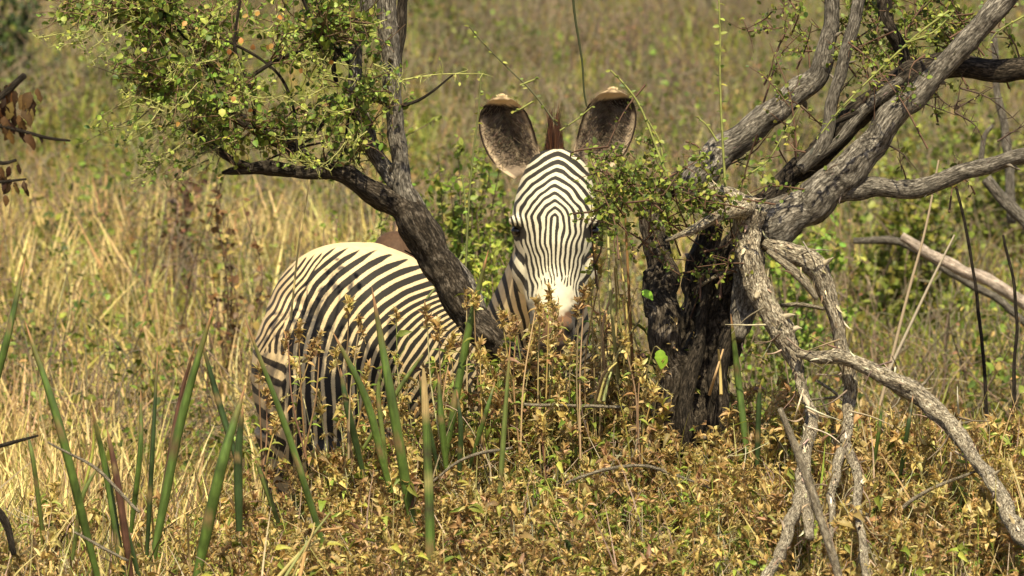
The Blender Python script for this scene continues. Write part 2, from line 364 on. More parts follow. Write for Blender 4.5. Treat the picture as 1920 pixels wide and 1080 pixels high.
    cx = 1041 - (Y - 400) * .02; cx = cx + wob(45, 9, 24); a = np.abs(X - cx) + wob(16, 4.5, 14) * sstep(0, 16, np.abs(X - cx)) + np.where(X > 1041, wob(26, 5, 25), wob(26, 5, 26)) * sstep(4, 20, np.abs(X - 1041)); a = np.maximum(a, 0); y0 = 405.
    wn = np.interp(Y, [280, 400, 430, 480, 540, 600], [1.35, 1.2, 1.02, .74, .58, .5])
    up = np.maximum(0, y0 - Y)
    f = np.where(Y < y0, ((a / wn) ** 1.3 + (up * .80) ** 1.3) ** (1 / 1.3), a / wn)
    f = f + .35 * np.maximum(0, a - 46) * sstep(380, 420, Y) * sstep(470, 440, Y)
    fper = np.interp(f, [0, 20, 60, 130], [9.5, 10.5, 11.5, 12.5])
    fs = np.linspace(0, 300, 1500); fp = np.interp(fs, [0, 20, 60, 130], [9.5, 10.5, 11.5, 12.5]); fc = np.concatenate([[0], np.cumsum((fs[1] - fs[0]) / fp[:-1])])
    head = .5 + .5 * np.cos(2 * math.pi * np.interp(f, fs, fc) + math.pi) - .02
    head = head * 1.0
    ck = .5 + .5 * np.cos((Y * 1.0 + (a - 60) * 1.5 - 482 + wob(30, 8, 16)) / 39 * 2 * math.pi) - .02     # bold cheek bands
    cm = sstep(-3, 4, a - np.interp(Y, [440, 470, 520, 560, 590], [66, 54, 50, 46, 44])) * sstep(448, 456, Y) * sstep(592, 580, Y)
    head = head * (1 - cm) + ck * cm
    wm = sstep(515, 548, Y + wob(7, 46, 15)) * sstep(38, 30, a) ; head = head * (1 - wm)          # white nose patch
    eye = np.maximum(sstep(20, 11, np.hypot((X - 969) * .9, (Y - 436) * 1.1)), sstep(22, 12, np.hypot((X - 1114) * .9, (Y - 436) * 1.1))); head = head * (1 - eye) + eye
    head = head + .22 * sstep(345, 300, Y + wob(14, 20, 18))
    stripe = np.where(hm, head, stripe)
    # --- muzzle is plain brown to grey
    mz = np.where(hm, sstep(566, 588, Y + wob(8, 22, 17) + .3 * a), 0.)
    stripe = stripe * (1 - mz)
    wc = np.tile([.70, .54, .31], (nv, 1)); dc = np.tile([.026, .022, .018], (nv, 1))
    dust = (sstep(600, 500, X) * .55)[:, None]; wc = wc * (1 - dust) + np.array([.50, .34, .18]) * dust; dc = dc * (1 - dust * .7) + np.array([.09, .06, .035]) * dust * .7
    hmf = hm.astype(float)[:, None]; wc = wc * (1 - hmf) + np.array([.64, .58, .43]) * hmf
    mzc = np.where((a + wob(9, 12, 27) < 25)[:, None], np.array([.13, .068, .036]), np.array([.07, .057, .045])); mzc = np.where((Y > 632)[:, None], np.array([.12, .085, .065]), mzc)
    wc = wc * (1 - mz[:, None]) + mzc * mz[:, None]
    nos = sstep(10, 5, np.hypot((np.abs(X - 1035) - 27) * 1.3, (Y - 614) * .75)) * hm; wc = wc * (1 - nos[:, None]) + np.array([.015, .012, .01]) * nos[:, None]
    for nm_, val in (('stripe', stripe),):
        at = me.attributes.new(nm_, 'FLOAT', 'POINT'); at.data.foreach_set('value', val.astype(np.float32))
    for nm_, val in (('pale', wc), ('dark', dc)):
        at = me.attributes.new(nm_, 'FLOAT_COLOR', 'POINT'); at.data.foreach_set('color', np.hstack([val, np.ones((nv, 1))]).ravel().astype(np.float32))
    m, t, b, o = new_mat('zebra_coat')
    at = {k: N(t, 'ShaderNodeAttribute', attribute_name=k) for k in ('stripe', 'pale', 'dark')}
    g = N(t, 'ShaderNodeNewGeometry')
    nz = N(t, 'ShaderNodeTexNoise'); nz.inputs['Scale'].default_value = 260; nz.inputs['Detail'].default_value = 3; t.links.new(g.outputs['Position'], nz.inputs['Vector'])
    ma = N(t, 'ShaderNodeMath', operation='MULTIPLY_ADD'); t.links.new(nz.outputs[0], ma.inputs[0]); ma.inputs[1].default_value = .34; t.links.new(at['stripe'].outputs['Fac'], ma.inputs[2])
    mr = N(t, 'ShaderNodeMapRange', interpolation_type='SMOOTHSTEP'); mr.inputs[1].default_value = .56; mr.inputs[2].default_value = .78; t.links.new(ma.outputs[0], mr.inputs[0])
    mx = N(t, 'ShaderNodeMix', data_type='RGBA'); t.links.new(mr.outputs[0], mx.inputs['Factor']); t.links.new(at['pale'].outputs['Color'], mx.inputs[6]); t.links.new(at['dark'].outputs['Color'], mx.inputs[7])
    c, _ = mul_var(t, mx.outputs[2], 40, .88, 1.08, g.outputs['Position'])
    t.links.new(c, b.inputs['Base Color']); b.inputs['Roughness'].default_value = .7; b.inputs['Specular IOR Level'].default_value = .25
    b.inputs['Sheen Weight'].default_value = .03
    mp = N(t, 'ShaderNodeMapping'); mp.inputs['Scale'].default_value = (1, 1, .25); t.links.new(g.outputs['Position'], mp.inputs['Vector'])
    nf = N(t, 'ShaderNodeTexNoise'); nf.inputs['Scale'].default_value = 420; t.links.new(mp.outputs[0], nf.inputs['Vector'])
    bp = N(t, 'ShaderNodeBump'); bp.inputs['Strength'].default_value = .35; bp.inputs['Distance'].default_value = .003; t.links.new(nf.outputs[0], bp.inputs['Height']); t.links.new(bp.outputs[0], b.inputs['Normal'])
    me.materials.clear(); me.materials.append(m)
    root = thing('zebra', 'narrow striped zebra standing between two trees with its head turned to face us', 'zebra', (P(800, 540, 20.4)[0], 20.4, float(ground(P(800, 540, 20.4)[0], 20.4))))
    bo = link('body', me, root)
    # eyes
    me_, te, be, oe = new_mat('wet_dark_eye'); be.inputs['Base Color'].default_value = (.02, .012, .008, 1); be.inputs['Roughness'].default_value = .08
    for px in (970, 1112):
        mb = MB(); c = P(px, 434, 20.215 if px < 1000 else 20.215)
        th_ = np.linspace(0, math.pi, 14); ph_ = np.arange(20) * 2 * math.pi / 20
        v = np.array([(c[0] + .021 * math.sin(a_) * math.cos(b_), c[1] + .019 * math.sin(a_) * math.sin(b_), c[2] + .017 * math.cos(a_)) for a_ in th_ for b_ in ph_])
        q = np.array([(i * 20 + j, i * 20 + (j + 1) % 20, (i + 1) * 20 + (j + 1) % 20, (i + 1) * 20 + j) for i in range(13) for j in range(20)])
        mb.add(v, [q]); link('eye', mb.mesh('eye', me_), root)
    # ears: cupped shells
    m_ear = plant_mat('ear_fur', .08, .85, .15, False, 120)
    def ear(cx, top, base, hw, lean, mirror, d0):
        nu, nvv = 41, 44
        u = np.linspace(-1, 1, nu)[None]; v = (1 - (1 - np.linspace(0, 1, nvv)) ** 1.7)[:, None]
        wv = hw * np.interp(v, [0, .06, .15, .28, .42, .58, .70, .80, .88, .94, .98, 1], [.36, .56, .80, .94, 1.0, 1.0, .95, .85, .69, .49, .28, .05])
        px = cx + lean * (v - .55) * 60 + u * wv + (1 - v) ** 2 * (-mirror) * 36
        py = base + (top - base) * v + 10 * (u ** 2) * (1 - v)
        cup = .062 * (1 - np.abs(u) ** 2.2) * np.sin(np.clip(v * 1.05, 0, 1) * math.pi) ** .6
        curl = -.022 * sstep(.80, 1, v)                                                    # tip folds towards the viewer
        fold = .012 * np.sin(u * 7 + v * 3 + mirror) * (1 - u ** 2) * np.sin(v * math.pi)
        dd = d0 + cup + curl + fold
        # folded rim of the base
        V = np.stack([(px - 960) / F * dd, dd + 0 * px, CAM[2] + dd * ((540 - py) / F - math.tan(PITCH))], -1)
        front = V.reshape(-1, 3); nn = np.array([0, .007, 0]); back = front + nn
        idx = np.arange(nu * nvv).reshape(nvv, nu); q = np.stack([idx[:-1, :-1], idx[:-1, 1:], idx[1:, 1:], idx[1:, :-1]], -1).reshape(-1, 4)
        au = np.abs(u) + 0 * v; vv = v + 0 * u; uu = u + 0 * v
        inner = np.array([.19, .145, .105]); cream = np.array([.62, .47, .30]); black = np.array([.028, .018, .014])
        rimm = sstep(.68, .86, au + .10 * (vnoise(uu * 5, vv * 9, 1, 5) - .5))[..., None]
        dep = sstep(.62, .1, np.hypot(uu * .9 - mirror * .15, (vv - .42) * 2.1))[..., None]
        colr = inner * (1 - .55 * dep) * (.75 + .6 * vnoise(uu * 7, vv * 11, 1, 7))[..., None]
        hi = (sstep(.45, .8, vnoise(uu * 3.5 + 3, vv * 5, 1, 9)))[..., None]; colr = colr * (1 - .5 * hi) + np.array([.24, .18, .13]) * .5 * hi
        colr = colr * (1 - rimm) + np.array([.52, .40, .27]) * rimm
        topb = (sstep(.76, .84, vv + .10 * uu * mirror + .05 * (vnoise(uu * 6, vv * 3, 1, 8) - .5)) * sstep(.91, .88, vv))[..., None] * .95  # black band under the tip, with the curled rim's shadow painted in
        colr = colr * (1 - topb) + black * topb
        side = (sstep(.86, .93, au * 1.0) * ((uu * mirror) < 0) * sstep(.30, .45, vv))[..., None]; colr = colr * (1 - side) + black * side
        side2 = (sstep(.90, .95, au) * ((uu * mirror) > 0) * sstep(.12, .2, vv) * sstep(.95, .8, vv))[..., None]; colr = colr * (1 - side2) + black * side2
        tip = sstep(.865, .90, vv - .04 * uu * mirror)[..., None]; colr = colr * (1 - tip) + np.array([.78, .58, .36]) * tip
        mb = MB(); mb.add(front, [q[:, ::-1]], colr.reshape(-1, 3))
        bc = np.tile([.05, .035, .028], (len(back), 1)); bc[(vv.reshape(-1) > .9)] = (.72, .55, .35); mb.add(back, [q], bc)
        bnd = np.concatenate([idx[0], idx[1:, -1], idx[-1, ::-1][1:], idx[::-1, 0][1:]]); K = nu * nvv
        mb.add(np.zeros((0, 3)), [np.array([(bnd[i] - mb.n, bnd[i + 1] - mb.n, bnd[i + 1] + K - mb.n, bnd[i] + K - mb.n) for i in range(len(bnd) - 1)])], np.zeros((0, 3)))
        # inner hairs and fringe along the rim
        n = 700; uh = U(-.95, .95, n); vh = U(.12, .88, n)
        ui = ((uh + 1) / 2 * (nu - 1)).astype(int); vi = ((1 - (1 - vh) ** (1 / 1.7)) * (nvv - 1)).astype(int); p0 = V[vi, ui] + np.array([0, -.002, 0])
        dirn = np.stack([-np.sign(uh) * U(.1, .9, n), U(-.9, -.2, n), U(.2, 1, n)], -1)
        leaves(mb, p0, dirn, np.tile([0, -1., .1], (n, 1)) + U(-.3, .3, (n, 3)), U(.012, .03, n), .0014, pick([(.26, .2, .14), (.12, .09, .065), (.36, .29, .2)], n), LT_NARROW)
        n = 520; vi = R.integers(int(.1 * nvv), nvv, n); sgn = R.choice([0, nu - 1], n); tipm = U(0, 1, n) > .5
        p0 = V[vi, sgn]; p0[tipm] = V[nvv - 1 - R.integers(0, 4, tipm.sum()), R.integers(0, nu, tipm.sum())]
        dirn = p0 - V[int(nvv * .5), nu // 2]; dirn[:, 1] = U(-.03, .01, n); 
        leaves(mb, p0, unit(dirn) + U(-.3, .3, (n, 3)), np.tile([0, -1., .1], (n, 1)), U(.004, .010, n), .0013, np.where(tipm[:, None], pick([(.8, .62, .4)], n), pick([(.30, .2, .13)], n)), LT_NARROW)
        link('ear', mb.mesh('ear', m_ear), root)
    ear(944, 180, 326, 52, -.1, -1, 20.30)
    ear(1146, 167, 318, 53, .1, 1, 20.30)
    # forelock and mane
    mh = plant_mat('mane_hair', .05, .6, .3, False)
    mb = MB(); n = 2200
    tt = U(0, 1, n); side = R.normal(0, 1, n); hgt = np.interp(tt, [0, .25, .6, 1], [.10, .16, .12, .09])
    bp_ = np.array([P(1039 + s * 11, 306 - 14 * min(1, q * 4) + (q - .25 if q > .25 else 0) * 360, 20.30 + q * .42) for s, q in zip(side, tt)])
    blades(mb, bp_, np.where(side > 0, 0., math.pi) + U(-1.2, 1.2, n), np.abs(side) * .08 + U(0, .08, n), U(-.1, .15, n), hgt * np.exp(-(side / 1.0) ** 2) * U(.7, 1.1, n) + .02, .0032, pick([(.055, .022, .012), (.11, .045, .022), (.03, .016, .012)], n), 3)
    link('mane', mb.mesh('mane', mh), root)
    # tail
    mb = MB(); c = cat([P(535, 575, 19.95), P(512, 615, 20.0), P(500, 690, 20.05), P(498, 800, 20.08), P(500, 880, 20.1)], 30)
    ptube(mb, c, np.linspace(.026, .013, 30), np.where((np.arange(30 * 10) // 10 % 4 < 2)[:, None], (.6, .45, .28), (.06, .045, .035)), 10)
    n = 300; blades(mb, c[-1] + U(-.01, .01, (n, 3)), U(0, 6.28, n), math.pi + U(-.12, .12, n), U(-.1, .1, n), U(.2, .35, n), .003, pick([(.04, .03, .02)], n), 4)
    link('tail', mb.mesh('tail', mh), root)
make_zebra()

# ------------------------------------------------------------------ TREES
FLAKES = []; SNAGS = []
def finish_bark(parent):
    mb = MB(); pos, dr, nr, L, W, c = map(np.concatenate, zip(*FLAKES)); leaves(mb, pos, dr, nr, L, W, c, LT_NARROW * np.array([1, 1, -.5]))
    for p, r_, c in SNAGS: ptube(mb, p, r_, c, 5)
    link('bark_flakes', mb.mesh('bark_flakes', M_STEM), parent)['kind'] = 'stuff'; FLAKES.clear(); SNAGS.clear()
def limb_mesh(rows, d, mat, name, parent, sides=None, rough=.16, step=.012, dj=None):
    """rows: px, py, radius px [, distance]"""
    pts = []
    for r in rows:
        dd = r[3] if len(r) > 3 else d
        pts.append([*P(r[0], r[1], dd), r[2] / (F / dd)])
    p = np.array(pts); ln = np.linalg.norm(np.diff(p[:, :3], axis=0), axis=1).sum()
    n = max(8, int(ln / step)); c = cat(p, n); rr = np.abs(c[:, 3]).clip(.0012); c = c[:, :3]
    s = np.concatenate([[0], np.cumsum(np.linalg.norm(np.diff(c, axis=0), axis=1))])
    rm = rr.mean(); sides = sides or (22 if rm > .03 else 14 if rm > .015 else 8)
    # a little crookedness
    sd0 = random.random() * 50
    off = np.array([noise.noise_vector(Vector((q * 9, sd0, 3))) for q in s]); c = c + off * (rr * .35 + .0035)[:, None]
    t = unit(np.gradient(c, axis=0)); a = unit(np.cross(t, np.array([0, 1., .05]))); b = np.cross(t, a)
    ph = np.arange(sides) * 2 * math.pi / sides
    ra = np.empty((n, sides)); bk = np.empty((n, sides, 3))
    for i in range(n):
        for j in range(sides):
            x, y = math.cos(ph[j]), math.sin(ph[j]); k = .03 / max(rr[i], .008)
            e = noise.noise(Vector((x * 2.2, y * 2.2, s[i] * 10 + sd0))) * .9 + noise.noise(Vector((x * 5, y * 5, s[i] * 22 + sd0))) * .45 + noise.noise(Vector((sd0, 3, s[i] * 14))) * .5
            if noise.noise(Vector((x * 1.3, y * 1.3, s[i] * 6 + sd0 * 2))) > .38: e += .6
            ra[i, j] = rr[i] * (1 + rough * 1.3 * e); bk[i, j] = (x * 2.5 + sd0, y * 2.5, s[i] / .02)
    v = c[:, None] + ra[..., None] * (np.cos(ph)[None, :, None] * a[:, None] + np.sin(ph)[None, :, None] * b[:, None])
    q = np.array([(i * sides + j, i * sides + (j + 1) % sides, (i + 1) * sides + (j + 1) % sides, (i + 1) * sides + j) for i in range(n - 1) for j in range(sides)])
    V = np.vstack([v.reshape(-1, 3), c[0], c[-1] + t[-1] * rr[-1] * .5]); k = n * sides
    t0 = np.array([(k, (j + 1) % sides, j) for j in range(sides)]); t1 = np.array([(k + 1, (n - 1) * sides + j, (n - 1) * sides + (j + 1) % sides) for j in range(sides)])
    B = np.vstack([bk.reshape(-1, 3), bk[0].mean(0), bk[-1].mean(0)])
    mb = MB(); mb.add(V, [q[:, ::-1], t0[:, ::-1], t1[:, ::-1]], None, B)
    # snags and lifted strips of bark standing proud of the limb
    if rm > .008 and mat is not M_BARK_L:
        pale = mat is M_DEAD; m_ = int(s[-1] / (.02 if pale else .05)); i = R.integers(0, n, m_); an = U(0, 6.28, m_)
        radd = np.cos(an)[:, None] * a[i] + np.sin(an)[:, None] * b[i]; pos = c[i] + radd * (rr[i] * .96)[:, None]
        L = U(.012, .05, m_) * (1 if pale else .8); FLAKES.append((pos, t[i] * R.choice([-1, 1], m_)[:, None] + radd * U(.05, .5, m_)[:, None], radd, L, L * U(.12, .3, m_), pick([(.62, .52, .38), (.4, .32, .22), (.25, .19, .13)] if pale else [(.13, .11, .09), (.25, .21, .17)] if mat is M_BARK_R else [(.05, .04, .03)], m_)))
        for _ in range(int(s[-1] / .3)):
            i = R.integers(2, n - 2); an = U(0, 6.28); dr = unit(math.cos(an) * a[i] + math.sin(an) * b[i] + t[i] * U(-.6, .9)); l = min(rr[i] * U(.8, 2.6), .032)
            SNAGS.append((np.array([c[i] + dr * rr[i] * .6, c[i] + dr * (rr[i] + l * .5), c[i] + dr * (rr[i] + l) + R.normal(0, .004, 3)]), np.array([rr[i] * U(.25, .45), rr[i] * .22, .0012]), (.34, .28, .2) if pale else (.14, .115, .09)))
    return link(name, mb.mesh(name, mat), parent)

def big_leaf(mb, p, dr, nrm, L, W, col, ragged=.0, n=11):
    dr = unit(np.array(dr, float)); sd_ = unit(np.cross(dr, np.array(nrm, float))); nr = np.cross(sd_, dr); t = np.linspace(0, 1, n)
    w = W * .5 * np.sin(math.pi * t ** .8) ** .75 * (1 + ragged * R.normal(0, 1, n)); bend = -.22 * L * t ** 2 * U(.4, 1.6)
    c = p + L * t[:, None] * dr + bend[:, None] * nr + .04 * L * np.sin(t * 7)[:, None] * sd_
    l = c - sd_ * w[:, None] + nr * (.28 * w)[:, None]; q_ = c + sd_ * w[:, None] + nr * (.28 * w)[:, None]; v = np.stack([l, c, q_], 1).reshape(-1, 3)
    q = np.array([(3 * i + k, 3 * i + k + 1, 3 * i + k + 4, 3 * i + k + 3) for i in range(n - 1) for k in (0, 1)])
    cc = np.tile(np.array(col, float), (3 * n, 1)); cc[1::3] *= 1.25; mb.add(v, [q], cc * U(.85, 1.15, (3 * n, 1)))
def leaf_protos(tag_, cols, T=LT):
    out = []
    for c in cols:
        mb = MB(); leaves(mb, np.zeros((1, 3)), np.array([[1., 0, 0]]), np.array([[0, 0, 1.]]), 1., .95, c, T); out.append(mb.mesh('leaf', M_LEAF))
    return out
class Foliage:
    """twigs and leaves of one plant; the biggest leaves become objects of their own"""
    def __init__(s): s.tw = MB(); s.pos = []; s.dr = []; s.nr = []; s.L = []; s.W = []; s.c = []; s.has = False
    def twig(s, pts, r0, r1, col): 
        n = len(pts); ptube(s.tw, pts, np.linspace(r0, r1, n), col, 4); s.has = True
    def put(s, pos, dr, nr, L, W, c): s.pos.append(pos); s.dr.append(dr); s.nr.append(nr); s.L.append(np.broadcast_to(L, len(pos))); s.W.append(np.broadcast_to(W, len(pos))); s.c.append(c)
    def spray(s, a, b, nl, leafL, cols, p=None, rt=.0035, sub=4, subL=.10, sag=.03, twc=(.16, .10, .06), thorn=0):
        """a woody shoot from a to b with side twigs and leaves"""
        a = np.array(a); b = np.array(b); ln = np.linalg.norm(b - a)
        mid = (a + b) / 2 + R.normal(0, ln * .08, 3); c = cat([a, mid, b], max(6, int(ln / .03)))
        s.twig(c, rt, rt * .35, twc)
        tips = []
        for k in range(sub):
            i = R.integers(1, len(c)); dd = unit(R.normal(0, 1, 3) + unit(b - a) * .9); e = c[i] + dd * subL * U(.5, 1.3)
            m_ = (c[i] + e) / 2 + R.normal(0, .008, 3); sc = cat([c[i], m_, e], 6); s.twig(sc, rt * .5, rt * .2, twc); tips.append(sc)
        for k in range(thorn):
            i = R.integers(0, len(c)); dd = unit(R.normal(0, 1, 3)); s.twig(np.array([c[i], c[i] + dd * .02, c[i] + dd * .035]), rt * .5, .0005, twc)
        allp = [c] + tips; tot = sum(len(q) for q in allp)
        for q in allp:
            n = max(1, int(nl * len(q) / tot)); i = R.integers(0, len(q), n); dr = R.normal(0, 1, (n, 3)); dr[:, 2] += .2
            pos = q[i] + R.normal(0, .004, (n, 3)); nr = R.normal(0, .7, (n, 3)) + np.array([0, -.35, .9])
            L = leafL * U(.55, 1.25, n); s.put(pos, dr, nr, L, L * U(.6, .95, n), pick(cols, n, p))
    def finish(s, parent, twigmat, single=200, name_leaf='leaf', name_mass='leaf_cover', T=LT):
        if s.has: link('twig_tangle', s.tw.mesh('twigs', twigmat), parent)['kind'] = 'stuff'
        if not s.pos: return
        pos, dr, nr, L, W, c = map(np.concatenate, (s.pos, s.dr, s.nr, s.L, s.W, s.c))
        order = np.argsort(-(L / pos[:, 1])); rest = np.ones(len(pos), bool); rest[order[:single]] = False
        mb = MB()
        if rest.any():
            leaves(mb, pos[rest], dr[rest], nr[rest], L[rest], W[rest], c[rest], T); o = link(name_mass, mb.mesh(name_mass, M_LEAF), parent); o['kind'] = 'stuff'
        if single:
            cc = c[order[:single]]; protos = leaf_protos('l', [cc[i] for i in range(0, len(cc), max(1, len(cc) // 8))], T)
            for k, i in enumerate(order[:single]):
                o = bpy.data.objects.new(name_leaf, protos[k % len(protos)]); S.collection.objects.link(o)
                x = unit(dr[i]); y = unit(np.cross(nr[i], x)); zc = np.cross(x, y); o.parent = parent
                m = Matrix(((x[0] * L[i], y[0] * W[i], zc[0] * L[i], pos[i][0]), (x[1] * L[i], y[1] * W[i], zc[1] * L[i], pos[i][1]), (x[2] * L[i], y[2] * W[i], zc[2] * L[i], pos[i][2]), (0, 0, 0, 1)))
                o.matrix_local = Matrix.Translation(-Vector(parent.location)) @ m

def base_of(px, d): x = P(px, 540, d)[0]; return (x, d, float(ground(x, d)))
YG = (.33, .36, .07)
def left_tree():
    d = 18.95
    t = thing('thorn_tree', 'small dark-barked forked thorn tree leaning left in front of the zebra', 'tree', base_of(1010, d))
    A = lambda rows, name='limb', m=M_BARK_L, **k: limb_mesh(rows, d, m, name, t, **k)
    A([(1040, 860, 30), (1020, 770, 28), (985, 700, 27), (925, 645, 29), (872, 580, 31), (832, 500, 32), (795, 435, 33), (752, 378, 30), (735, 362, 22)], 'trunk')
    A([(905, 640, 16), (885, 570, 22, 18.98), (868, 520, 18, 19.0), (852, 488, 8, 19.0)], 'trunk_grey_side', M_BARK_R)  # lighter grey piece along the right side of the dark trunk
    A([(775, 400, 26), (752, 345, 19), (744, 270, 17), (738, 200, 15), (730, 120, 17), (724, 50, 18), (720, -60, 19)], m=M_BARK_R)
    A([(742, 215, 9, 19.02), (744, 130, 10, 19.05), (750, 50, 10, 19.06), (756, -50, 9, 19.06)])
    A([(752, 350, 18, 18.95), (712, 300, 15, 19.0), (690, 250, 14), (672, 195, 13), (666, 130, 13), (669, 75, 13), (684, 15, 14), (694, -60, 14)], m=M_BARK_R)
    A([(775, 405, 24), (725, 372, 23), (672, 343, 21), (620, 324, 17), (560, 324, 12), (500, 317, 13), (445, 318, 9), (416, 324, 3)])
    A([(615, 325, 14), (575, 298, 13, 19.0), (530, 270, 13, 19.05), (480, 238, 12, 19.1), (430, 212, 10, 19.1), (370, 185, 7, 19.1), (310, 160, 4, 19.1)])
    A([(470, 314, 8), (430, 296, 7, 18.9), (390, 265, 5, 18.9), (345, 235, 3, 18.9)], 'branch')
    RB = M_SHADEBARK
    for rows in ([(372, 240, 4), (405, 200, 5), (460, 155, 6), (520, 112, 5), (580, 95, 4), (640, 80, 2)], [(480, 240, 5), (470, 170, 5), (440, 90, 4), (450, 0, 4)], [(690, 260, 6), (640, 200, 5), (590, 250, 4), (560, 275, 2)],
                 [(665, 130, 6), (600, 60, 5), (560, -20, 5)], [(630, 155, 6), (625, 120, 7), (640, 90, 3)], [(560, 300, 4), (550, 200, 4), (500, 120, 4), (380, 60, 3), (260, 40, 3)], [(430, 215, 5), (380, 110, 4), (300, 20, 3)],
                 [(740, 200, 6), (790, 185, 4), (850, 140, 2)], [(600, 330, 3), (640, 290, 4), (655, 220, 4)], [(500, 300, 3), (570, 275, 3), (610, 265, 3)], [(840, 500, 3), (700, 290, 3)][0:1] + [(800, 490, 3), (760, 470, 2)]):
        A([(q[0], q[1], q[2] * .7) for q in rows], 'branch', RB, step=.02)
    finish_bark(t)
    f = Foliage(); cols = [G1, G2, G3, GY, (.36, .24, .09)]; pr = [.36, .30, .14, .18, .02]
    poly = lambda x: (np.interp(x, [90, 200, 260, 400, 480, 600, 700, 760], [-10, -20, -25, -30, -30, -30, -30, -10]), np.interp(x, [90, 200, 260, 330, 420, 500, 600, 700, 760], [25, 100, 185, 260, 300, 295, 300, 320, 180]))
    starts = [(480, 238), (430, 212), (530, 270), (372, 240), (460, 155), (520, 112), (470, 170), (440, 90), (640, 200), (600, 60), (500, 120), (380, 60), (380, 110), (300, 20), (670, 180), (690, 250), (560, 200), (610, 300), (310, 160)]
    k = 0
    while k < 330:
        x = U(110, 745); lo, hi = poly(x); y = U(lo, hi)
        if x > 700 and U(0, 1) < .6: continue
        # keep gaps where the hillside shows through
        if vnoise(x, y, 60, 21) < .30: k += .3; continue
        st = min(starts, key=lambda s_: (s_[0] - x) ** 2 + (s_[1] - y) ** 2 + U(0, 9000)); dd = d + U(-.35, .35)
        a = P(*st, d + .02); b = P(x, y, dd)
        if np.linalg.norm(b - a) > .33: a = b + (a - b) * .33 / np.linalg.norm(b - a)
        f.spray(a, b, int(U(18, 34)), .0245, cols, pr, sub=5, subL=.10); k += 1
    # bright yellow green thorny shoots that stick out
    for (x0, y0, x1, y1, nl) in [(405, 225, 300, 300, 26), (300, 300, 245, 340, 12), (560, 285, 590, 310, 40), (150, 60, 290, 5, 12), (70, 72, 150, 58, 8), (755, 150, 905, 138, 12), (560, 100, 700, 130, 24), (330, 210, 240, 180, 22), (300, 120, 390, 160, 16), (620, 320, 545, 300, 26), (700, 120, 760, 160, 16)]:
        f.spray(P(x0, y0, d - .15), P(x1, y1, d - .2), nl, .013, [YG, GY], None, .0028, 6, .05, twc=(.36, .36, .12), thorn=8)
    for _ in range(26):
        x, y = U(225, 440), U(190, 330) ; y = max(y, 150 + (x - 225) * .3); an = U(1.9, 3.0); l = U(40, 90)
        f.spray(P(x + 30, y - 30, d - .1), P(x + l * math.cos(an), y + l * .7 * math.sin(an), d - .2), 14, .018, cols, pr, .0026, 4, .06, twc=(.2, .18, .08), thorn=3)
    for _ in range(34):
        x = U(150, 740); lo, hi = poly(x); y = U(max(lo, 0), hi + 15); an = U(-2.6, -.2) if U(0, 1) < .5 else U(2.2, 3.4); l = U(40, 90)
        f.spray(P(x, y, d - .28), P(x + l * math.cos(an), y + l * math.sin(an), d - .32), 16, .014, [YG, GY, G2], None, .0022, 5, .045, twc=(.34, .33, .12), thorn=4)
    f.finish(t, M_STEM, 240)
    mb = MB()                                                     # a few orange dying leaves and fruits
    for (x, y) in [(432, 92), (452, 82), (474, 94), (500, 84), (512, 82), (520, 32), (488, 26), (440, 180), (620, 112), (330, 235), (350, 40), (470, 210), (560, 130)]:
        p = P(x, y, 18.6)[None]; leaves(mb, p, R.normal(0, 1, (1, 3)), np.array([[0, -1., .4]]), .02, .018, pick([(.42, .20, .06)], 1))
    link('dying_leaves', mb.mesh('dying_leaves', M_LEAF), t)
    return t
left_tree()

